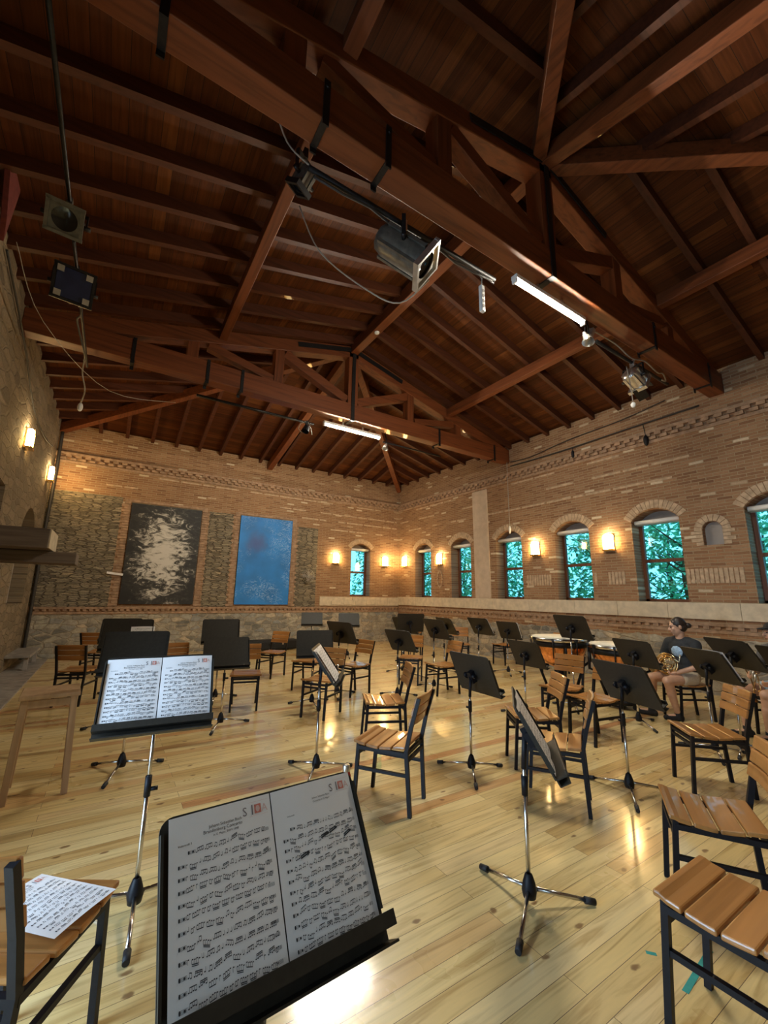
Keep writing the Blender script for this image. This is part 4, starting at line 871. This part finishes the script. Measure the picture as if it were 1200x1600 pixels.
def page(t, u0, pw, ph, rows, seed, title, big=True, curl=.006, v0=-.16, right=False, marks=(), top=None, boost=1.0, off=-.009):
    """one printed page: paper, black notation, titles and the letterhead mark"""
    NN = 8; th = .0006
    f = lambda u: off-curl*math.sin(math.pi*min(1, max(0, u/pw)))
    m = MB(); vs = []
    for i in range(NN+1):
        u = pw*i/NN
        for d in (0, th):
            vs += [(u0+u, f(u)+d, v0), (u0+u, f(u)+d, v0+ph)]
    fs = []
    for i in range(NN): a = 4*i; c = a+4; fs += [(a, c, c+1, a+1), (a+2, a+3, c+3, c+2), (a, a+2, c+2, c), (a+1, c+1, c+3, a+3)]
    fs += [(0, 1, 3, 2), (4*NN, 4*NN+2, 4*NN+3, 4*NN+1)]; m.add(vs, fs); pg = m.build('page', M_['paper'], t, fix=False)
    def emit(mb, name, mat):
        mb.v = [(u0+q[0], f(q[0])+q[1], v0+q[2]) for q in mb.v]
        return mb.build(name, mat, pg, fix=False)
    top = top or (ph-.072 if title else ph-.03)
    nb = MB(); notation(nb, pw, ph, rows, top, seed, marks=marks, boost=boost)
    if title:
        c = pw*.52
        if big: text(nb, 'Johann Sebastian Bach', .0085, c, ph-.038); text(nb, 'Brandenburg Concerto', .0095, c-.006, ph-.047); text(nb, 'in G Major, BWV 1048', .0062, c, ph-.055); text(nb, 'Violoncelli 3', .0058, .018, ph-.058, 'LEFT')
        else: text(nb, 'Johann Sebastian Bach', .0058, c+.012, ph-.040); text(nb, 'Concerto in G Major', .0058, c+.012, ph-.048); text(nb, 'Violoncelli', .0045, .035, ph-.064, 'LEFT')
    emit(nb, 'notation', M_['ink'])
    if title:
        hx = pw-.072; hz = ph-.035
        g = MB(); text(g, 'S', .026, hx, hz, 'LEFT'); text(g, 'I', .030, hx+.021, hz-.001, 'LEFT'); emit(g, 'letterhead_letters', M_['grey_ink'])
        g = MB(); text(g, 'A', .023, hx+.048, hz+.001, 'LEFT'); quad(g, hx+.016, hz+.025, hx+.064, hz+.025, .0005); quad(g, hx+.016, hz-.004, hx+.064, hz-.004, .0005); emit(g, 'letterhead_frame', M_['pink_ink'])
        g = MB(); quad(g, hx+.030, hz+.0095, hx+.047, hz+.0095, .019); emit(g, 'letterhead_square', M_['red_ink'])
        g = MB(); g.add([(hx+.0385+.0052*math.cos(a), -.0012, hz+.0095+.0068*math.sin(a)) for a in [2*math.pi*i/16 for i in range(16)]], [list(range(16))]); emit(g, 'letterhead_seal', M_['pink_ink'])
    return pg
def booklet(key, label, fn, group=None):
    x, y, h, th, tilt = STANDS[key][:5]
    t = thing('sheet_music', label, 'sheet music', (0, 0, 0), 0, group)
    t.matrix_world = Matrix.Translation((x, y, 0))@Matrix.Rotation(th, 4, 'Z')@Matrix.Translation((0, -.045, h))@Matrix.Rotation(-tilt, 4, 'X'); fn(t); return t
G = 'printed music on the stands'
def b1(t):
    page(t, -.232, .234, .325, 12, 3, True, True, .004); page(t, .005, .234, .325, 12, 8, True, False, .007, marks=((.115, .202, .135, .206), (.14, .206, .16, .212), (.055, .176, .075, .181), (.18, .189, .20, .196)), top=.235)
booklet('s1', 'two open pages of printed music on the nearest stand, dim and pinkish', b1, G)
booklet('s2', 'two brightly lit bluish white pages of printed music on the left stand', lambda t: (page(t, -.238, .236, .318, 13, 21, True, True, .004, boost=1.1), page(t, .002, .236, .318, 13, 21, True, True, .006, boost=1.1)), G)
booklet('s12', 'sheets of music on the edge-on stand in the middle', lambda t: (page(t, -.225, .215, .31, 12, 31, False), page(t, .005, .215, .31, 12, 32, False), page(t, -.20, .215, .30, 12, 33, False, off=-.024)), G)
booklet('s22', 'sheets of music on the edge-on stand in the right foreground', lambda t: (page(t, -.235, .225, .318, 12, 41, False, boost=1.2), page(t, -.005, .225, .318, 12, 42, False, boost=1.2)), G)
booklet('s5', 'pale sheet sticking out at the edge of a far left stand', lambda t: page(t, .03, .235, .24, 9, 51, False), G)
booklet('s18', 'pale sheets edging past the stand below the pilaster', lambda t: (page(t, -.262, .25, .315, 12, 61, False, off=-.022), page(t, .012, .25, .315, 12, 62, False, off=-.022)), G)
booklet('s19', 'pale sheets edging past the stand below the third window', lambda t: (page(t, -.262, .25, .315, 12, 63, False, off=-.022), page(t, .012, .25, .315, 12, 64, False, off=-.022)), G)
booklet('s26', 'pale sheet edging past the stand before the horn player', lambda t: page(t, -.264, .25, .318, 12, 65, False, off=-.022), G)
t = thing('sheet_music', 'single printed sheet lying on the seat of the bottom left chair', 'sheet music', (0, 0, 0), 0, None)
ex = Vector((-8.062+8.305, -9.859+9.611, 0)).normalized(); eu = Vector((0, 0, 1)); ez = eu.cross(ex)   # page: u towards ex, up the page ez
t.matrix_world = Matrix(((ez.x, -eu.x, -ex.x, -8.075), (ez.y, -eu.y, -ex.y, -9.885), (ez.z, -eu.z, -ex.z, .452), (0, 0, 0, 1)))@Matrix.Translation((-.19, 0, 0))
page(t, 0, .215, .318, 11, 71, True, True, .004, v0=0, off=-.004)
# ------------------------------------------------------------------ stool, bottles, tape, case
t = thing('wooden_stool', 'tall pale wooden stool at the left, open square frame', 'stool', (-8.485, -7.495, 0), .06)
m = MB(); m.box((0, 0, .685), (.36, .36, .03)); m.build('seat', M_['stoolw'], t, .006)
for sx in (-1, 1):
    for sy in (-1, 1): m = MB(); m.bar((sx*.17, sy*.17, 0), (sx*.145, sy*.145, .67), .042, .036, (0, 1, 0)); m.build('leg', M_['stoolw'], t, .004)
m = MB()
for s_ in (-1, 1): m.box((0, s_*.146, .635), (.27, .02, .05)); m.box((s_*.146, 0, .635), (.02, .27, .05))
m.build('apron', M_['stoolw'], t)
for s_ in (-1, 1):
    m = MB(); m.box((s_*.160, 0, .24), (.02, .30, .03)); m.build('stretcher', M_['stoolw'], t)
t = thing('steel_flask', 'red flask with silver cap on the floor beside the centre foreground chair', 'flask', (-6.60, -8.80, 0)); m = MB(); m.lathe([(0, 0), (.034, 0), (.036, .01), (.036, .17), (.026, .195)], n=20); m.build('flask_body', M_['red'], t); m = MB(); m.lathe([(.026, .194), (.027, .20), (.027, .235), (.022, .24), (0, .24)], n=20); m.build('cap', M_['silver'], t)
t = thing('water_bottle', 'small clear water bottle with blue cap behind the centre foreground chair', 'bottle', (-6.09, -8.43, 0)); m = MB(); m.lathe([(0, 0), (.03, 0), (.032, .02), (.03, .08), (.032, .13), (.012, .18), (.012, .19)], n=18); m.build('bottle_body', M_['glass'], t); m = MB(); m.lathe([(.0125, .188), (.015, .19), (.015, .21), (0, .21)], n=14); m.build('cap', plain('blue_cap', (.03, .16, .45), .4), t)
def strip(p, q, w, label): m = MB(); m.bar((p[0], p[1], .0008), (q[0], q[1], .0008), w, .0012); tag(m.build('floor_tape', M_['tape']), label, 'tape')
strip((-6.19, -10.775), (-5.88, -10.745), .022, 'strip of teal tape on the floor under the bottom right chair'); strip((-6.125, -10.605), (-6.10, -10.635), .016, 'tiny scrap of teal tape on the floor left of the bottom right chair')
t = thing('instrument_case', 'long black instrument case on the floor against the back wall', 'case', (-4.5, -.50, 0)); m = MB(); m.box((0, 0, .14), (1.5, .38, .24)); m.build('case_body', M_['shoe'], t, .04); m = MB(); m.box((-.3, -.195, .17), (.04, .012, .05)); m.box((.3, -.195, .17), (.04, .012, .05)); m.build('latches', M_['silver'], t); m = MB(); m.path([(-.08, -.19, .17), (-.06, -.22, .17), (.06, -.22, .17), (.08, -.19, .17)], .01, 6); m.build('handle', M_['rubber'], t); m = MB(); m.box((-.45, 0, .01), (.06, .3, .022)); m.box((.45, 0, .01), (.06, .3, .022)); m.build('case_feet', M_['rubber'], t)
# ------------------------------------------------------------------ timpani
def timpano(x, y, r, h, label):
    t = thing('timpani_drum', label, 'drum', (x, y, 0), .4, 'copper timpani'); H = r*1.12
    m = MB(); m.lathe([(.03, h-H), (r*.32, h-H+.01), (r*.62, h-H*.86), (r*.84, h-H*.62), (r*.95, h-H*.36), (r*.97, h-.10), (r*.97, h-.05)], n=48); m.build('copper_bowl', M_['copper'], t)
    m = MB(); m.lathe([(0, h+.012), (r*.98, h+.010), (r*1.0, h+.002), (r*1.0, h-.035)], n=48); m.build('drum_head', M_['skinhead'], t)
    m = MB(); m.lathe([(r*1.0, h-.05), (r*1.045, h-.05), (r*1.045, h-.005), (r*1.0, h-.003)], n=48); m.build('counter_hoop', M_['chrome'], t)
    m = MB(); m.lathe([(r*.975, h-.13), (r*1.01, h-.13), (r*1.01, h-.055), (r*.975, h-.055)], n=48); m.build('rim_band', M_['steel'], t)
    for k in range(8):
        a = 2*math.pi*k/8; c, s = math.cos(a), math.sin(a); m = MB(); m.box((c*r*1.07, s*r*1.07, h-.02), (.03, .03, .04), (0, 0, a)); m.tube((c*r*1.07, s*r*1.07, h-.01), (c*r*1.07, s*r*1.07, h-.28), .009, n=8); m.build('tension_rod', M_['steel'], t)
    for k in range(4):
        a = 2*math.pi*k/4+.4; c, s = math.cos(a), math.sin(a); m = MB(); m.path([(c*r*1.06, s*r*1.06, h-.12), (c*r*1.08, s*r*1.08, h-.34), (c*r*.80, s*r*.80, h-H*.95), (c*r*.50, s*r*.50, .10)], [.018, .02, .02, .022], 8); m.build('strut', M_['black'], t)
    m = MB(); m.lathe([(0, .12), (r*.52, .12), (r*.60, .10), (r*.60, .06), (0, .05)], n=24); m.tube((0, 0, .1), (0, 0, h-H+.02), .05, n=12); m.build('base', M_['black'], t)
    for k in range(3):
        a = 2*math.pi*k/3; m = MB(); m.tube((math.cos(a)*r*.5-.012, math.sin(a)*r*.5, .03), (math.cos(a)*r*.5+.012, math.sin(a)*r*.5, .03), .03, n=14); m.build('wheel', M_['rubber'], t)
    return t
timpano(-2.25, -7.60, .40, .87, 'copper timpani drum behind the tall music stand, the left one'); timpano(-2.07, -8.40, .36, .83, 'copper timpani drum left of the horn player, the right one')
# ------------------------------------------------------------------ players
def blend(mb, name, mat, parent, vox=.008, smooth=6):
    o = mb.build(name, mat, parent, fix=False)
    r = o.modifiers.new('skin', 'REMESH'); r.mode = 'VOXEL'; r.voxel_size = vox; r.use_smooth_shade = True
    if smooth: s = o.modifiers.new('soften', 'SMOOTH'); s.iterations = smooth; s.factor = .5
    return o
def hand(m, wrist, elbow, curl_c, side, sz=1.0):
    """palm, four unequal fingers bent round curl_c, and a thumb from the side of the palm"""
    w = Vector(wrist); d = (w-Vector(elbow)).normalized(); n = (Vector(curl_c)-w); n = (n-d*n.dot(d)).normalized(); x = d.cross(n)*side
    pc = w+d*.045*sz; m.capsule(w, pc, .022, .026)
    for k, L in enumerate((.052, .062, .058, .044)):
        off = x*(.030-.020*k)*sz; a = w+d*.072*sz+off
        m.capsule(w+d*.03*sz+off*.8, a, .012, .0095, 10); b_ = a+(d*.85+n*.5)*L*.42*sz; c = b_+(d*.15+n*.98)*L*.36*sz; e = c+(n*.8-d*.6)*L*.30*sz
        m.capsule(a, b_, .0095, .0088, 10); m.capsule(b_, c, .0088, .0082, 10); m.capsule(c, e, .0082, .0072, 10)
    a = w+d*.03*sz+x*.028*sz; b_ = a+(d*.6+x*.55+n*.4)*.034*sz; c = b_+(d*.6+n*.8)*.028*sz; m.capsule(w+d*.015, a, .014, .012, 10); m.capsule(a, b_, .0115, .010, 10); m.capsule(b_, c, .010, .0085, 10)
def player(label, x, y, ang, J, headyaw, headpitch, tee, shorts, printed, bun, cap=False):
    """a seated person facing local -Y; J = joint positions in local metres"""
    t = thing('person', label, 'person', (x, y, 0), ang)
    V = {k: Vector(v) for k, v in J.items()}
    HC = V['head']; hr = Matrix.Rotation(headyaw, 3, 'Z')@Matrix.Rotation(headpitch, 3, 'X'); H = lambda a, b_, c: HC+hr@Vector((a, b_, c))
    m = MB()
    m.ball(V['pelvis'], (.155, .115, .10)); m.ball((V['pelvis']+V['chest'])/2, (.125, .095, .15)); m.ball(V['chest'], (.15, .10, .14)); m.capsule(V['chest']+Vector((0, .01, .06)), V['neck'], .065, .050)
    for s in 'rl': m.capsule(V['sh_'+s]*.5+V['chest']*.5+Vector((0, 0, .05)), V['sh_'+s], .07, .055)
    m.capsule(V['neck']-Vector((0, 0, .04)), H(0, .015, -.05), .050, .047)
    m.ball(H(0, .012, .03), (.072, .088, .085), rot=(headpitch, 0, headyaw)); m.ball(H(0, -.018, -.035), (.057, .066, .072), rot=(headpitch, 0, headyaw)); m.ball(H(0, -.055, -.085), (.025, .022, .018)); m.ball(H(0, -.052, -.03), (.048, .034, .045), rot=(headpitch, 0, headyaw))
    m.capsule(H(0, -.082, .015), H(0, -.105, -.018), .009, .0125, 10); m.ball(H(.010, -.094, -.022), .009, 8, 6); m.ball(H(-.010, -.094, -.022), .009, 8, 6)
    m.ball(H(0, -.080, -.052), (.022, .012, .009), 10, 6, (headpitch, 0, headyaw)); m.ball(H(0, -.072, .028), (.052, .018, .012), 12, 6, (headpitch, 0, headyaw))
    for s in (-1, 1): m.ball(H(s*.073, .018, -.005), (.010, .018, .030), 10, 8, (headpitch, 0, headyaw+s*.3)); m.ball(H(s*.038, -.055, -.015), (.022, .022, .020), 10, 8)
    for s in 'rl':
        sd = 1 if s == 'l' else -1
        m.capsule(V['sh_'+s], V['el_'+s], .045, .037); m.capsule(V['el_'+s], V['wr_'+s], .037, .024); hand(m, V['wr_'+s], V['el_'+s], V['hold'], sd, .95)
        m.capsule(V['hip_'+s], V['kn_'+s], .082, .055); m.capsule(V['kn_'+s]+Vector((0, .01, 0)), V['kn_'+s]*.62+V['an_'+s]*.38+Vector((0, .012, 0)), .053, .052); m.capsule(V['kn_'+s]*.62+V['an_'+s]*.38, V['an_'+s], .050, .033)
        f = V['toe_'+s]-V['an_'+s]; f.z = 0; m.capsule(V['an_'+s]-f*.15-Vector((0, 0, .035)), V['an_'+s]+f*.75-Vector((0, 0, .042)), .032, .026)
    blend(m, 'body', M_['skin'], t, .007, 5)
    m = MB()                                          # T-shirt
    m.ball(V['pelvis']+Vector((0, 0, .07)), (.160, .128, .11)); m.ball((V['pelvis']+V['chest'])/2, (.146, .116, .16)); m.ball(V['chest'], (.166, .117, .15)); m.capsule(V['chest']+Vector((0, .015, .08)), V['neck']-Vector((0, -.01, .05)), .085, .066)
    for s in 'rl': m.capsule(V['sh_'+s]*.45+V['chest']*.55+Vector((0, 0, .055)), V['sh_'+s], .08, .068); e = V['sh_'+s]*.38+V['el_'+s]*.62; m.capsule(V['sh_'+s], e, .068, .062)
    blend(m, 't_shirt', tee, t, .009, 5)
    m = MB(); m.ball(V['pelvis']-Vector((0, 0, .005)), (.168, .130, .105))
    for s in 'rl': m.capsule(V['hip_'+s], V['hip_'+s]*.62+V['kn_'+s]*.38, .094, .084)
    blend(m, 'shorts', shorts, t, .009, 5)
    for s in 'rl':
        f = (V['toe_'+s]-V['an_'+s]); f.z = 0; m = MB(); a = V['an_'+s]; m.capsule(a-f*.2+Vector((0, 0, .038-a.z)), a+f*.95+Vector((0, 0, .032-a.z)), .038, .031); m.capsule(a+Vector((0, 0, .035-a.z)), a+Vector((0, 0, .02)), .040, .037)
        for q in range(5): m.ball(a+f*(q*.24-.2)+Vector((0, 0, .014-a.z)), (.036, .036, .014), 10, 6)
        blend(m, 'shoe', M_['shoe'], t, .007, 4)
    m = MB(); rt = (headpitch, 0, headyaw); m.ball(H(0, .022, .040), (.079, .091, .086), rot=rt); m.ball(H(0, .045, -.01), (.072, .066, .066), rot=rt)
    if bun: m.ball(H(0, .125, -.005), (.036, .036, .036)); m.capsule(H(0, .08, 0), H(0, .115, -.003), .02, .024)
    if cap: m.ball(H(0, .012, .058), (.084, .094, .066), rot=rt); m.ball(H(0, -.09, .052), (.062, .060, .010), rot=rt)
    hr_o = blend(m, 'hair' if not cap else 'cap', M_['hair'] if not cap else M_['shoe'], t, .006, 3)
    # keep the face clear of the hair: carve it back with a plane of the head
    m = MB()
    for s in (-1, 1): m.ball(H(s*.029, -.079, .008), (.011, .006, .006), 10, 8, rt)
    m.build('eyes', M_['eye'], t); m = MB()
    for s in (-1, 1): m.path([H(s*.012, -.090, .030), H(s*.030, -.088, .035), H(s*.046, -.075, .030)], .0035, 6)
    m.build('eyebrows', M_['hair'], t); m = MB(); m.ball(H(0, -.086, -.050), (.020, .009, .006), 12, 8, rt); m.build('lips', M_['lip'], t)
    if printed:
        m = MB(); c = V['chest']+Vector((0, -.004, .0))
        vs = []; R1 = 9
        for i in range(R1+1):
            for k in range(R1):
                r = i/R1; a = 2*math.pi*k/R1; u_ = .075*r*math.cos(a); w_ = .07*r*math.sin(a)-.02; yy = -.121*math.sqrt(max(.02, 1-(u_/.166)**2-(w_/.16)**2)); vs.append(c+Vector((u_, yy, w_)))
        fs = [(i*R1+k, i*R1+(k+1) % R1, (i+1)*R1+(k+1) % R1, (i+1)*R1+k) for i in range(R1) for k in range(R1)]
        m.add(vs, fs, True); o = m.build('shirt_print', M_['print_'], t, fix=True); s_ = o.modifiers.new('thick', 'SOLIDIFY'); s_.thickness = .006
    return t
J1 = dict(pelvis=(0, .06, .535), chest=(0, .05, .83), neck=(0, .03, .99), head=(.0, .0, 1.115), sh_r=(-.165, .055, .905), sh_l=(.165, .055, .905), el_r=(-.235, -.03, .665), el_l=(.235, -.04, .655), wr_r=(-.135, -.24, .66), wr_l=(.085, -.22, .575), hold=(0, -.27, .66),
 hip_r=(-.09, .03, .50), hip_l=(.09, .03, .50), kn_r=(-.155, -.36, .485), kn_l=(.05, -.37, .475), an_r=(-.25, -.30, .085), an_l=(.02, -.20, .085), toe_r=(-.40, -.36, .03), toe_l=(-.06, -.32, .03))
PX, PY, PA = -1.93, -9.13, R_(258)
player('seated horn player in a charcoal T-shirt with hair in a bun, looking left', PX, PY, PA, J1, -.75, .22, M_['tee'], M_['shorts'], True, True)
t = thing('french_horn', 'shiny brass French horn held in the lap of the seated player', 'horn', (PX, PY, 0), PA); hc = Vector((-.02, -.245, .665)); m = MB()
def ring(m, c, r, rt, nrm, k0=0, k1=1, n=36): 
    n_ = Vector(nrm).normalized(); x = n_.orthogonal().normalized(); y = n_.cross(x); full = k1-k0 >= .999
    m.path([Vector(c)+(x*math.cos(2*math.pi*(k0+(k1-k0)*i/n))+y*math.sin(2*math.pi*(k0+(k1-k0)*i/n)))*r for i in range(n if full else n+1)], rt, 8, full)
nr = (.15, -1, .15)
for r, d in ((.125, 0), (.108, -.012), (.088, .008), (.07, -.008)): ring(m, hc+Vector((0, d, 0)), r, .0085, nr)
for k in range(5): ring(m, hc+Vector((-.05+.026*k, -.014+.005*k, .02-.03*(k % 2))), .030, .006, (.3, -1, .1))
m.build('tubing', M_['brass'], t); m = MB(); bc = hc+Vector((-.10, .03, -.02)); m.lathe([(.013, -.02), (.022, .05), (.040, .10), (.075, .14), (.125, .165)], bc+Vector((.05, -.02, .05)), 28, (-.75, .25, -.45)); m.build('bell', M_['brass'], t)
m = MB()
for k in range(3): m.tube(hc+Vector((.02+.032*k, -.03, .03)), hc+Vector((.02+.032*k, .03, .03)), .017, n=14)
m.build('valves', M_['silver'], t); m = MB(); m.path([hc+Vector((.1, 0, .07)), hc+Vector((.15, .01, .04)), hc+Vector((.17, .01, .10))], .006, 8); m.lathe([(.006, 0), (.013, .03)], hc+Vector((.17, .01, .10)), 12, (.2, 0, 1)); m.build('mouthpiece', M_['silver'], t)
J2 = dict(J1); J2.update(an_r=(-.16, -.36, .085), an_l=(.06, -.34, .085), toe_r=(-.22, -.50, .03), toe_l=(.04, -.49, .03), kn_r=(-.15, -.37, .485), kn_l=(.10, -.37, .48), wr_l=(.11, -.25, .60), el_l=(.23, -.06, .66), hold=(0, -.30, .62))
QX, QY, QA = -1.86, -10.07, R_(247)
player('second player in grey at the right picture edge, wearing a dark cap', QX, QY, QA, J2, -.5, .1, M_['shirt2'], M_['shorts2'], False, False, True)
t = thing('trumpet', 'brass trumpet held by the second player at the right picture edge', 'trumpet', (QX, QY, 0), QA); m = MB(); c = Vector((-.03, -.30, .60))
m.path([c+Vector((-.10, 0, .10)), c+Vector((-.05, -.01, .02)), c+Vector((-.02, -.02, -.08)), c+Vector((.02, -.02, -.11)), c+Vector((.05, -.02, -.08)), c+Vector((.02, 0, .04)), c+Vector((-.02, .02, .12))], .007, 8); m.build('tubing', M_['brass'], t); m = MB(); m.lathe([(.008, 0), (.014, .12), (.03, .19), (.06, .22)], c+Vector((-.02, .01, .0)), 24, (-.35, 0, -1)); m.build('bell', M_['brass'], t); m = MB()
for k in range(3): m.tube(c+Vector((-.05+.02*k, -.01, .05-.03*k)), c+Vector((-.03+.02*k, -.01, .13-.03*k)), .010, n=12)
m.build('valves', M_['silver'], t)
mb = MB(); mb.lathe([(0, -.035), (.03, -.033), (.045, -.02), (.05, 0), (0, .001)], (-4.6, -5.80, 6.299), 20); tag(mb.build('smoke_detector', M_['white']), 'small round white smoke detector under the ridge beam', 'smoke detector')
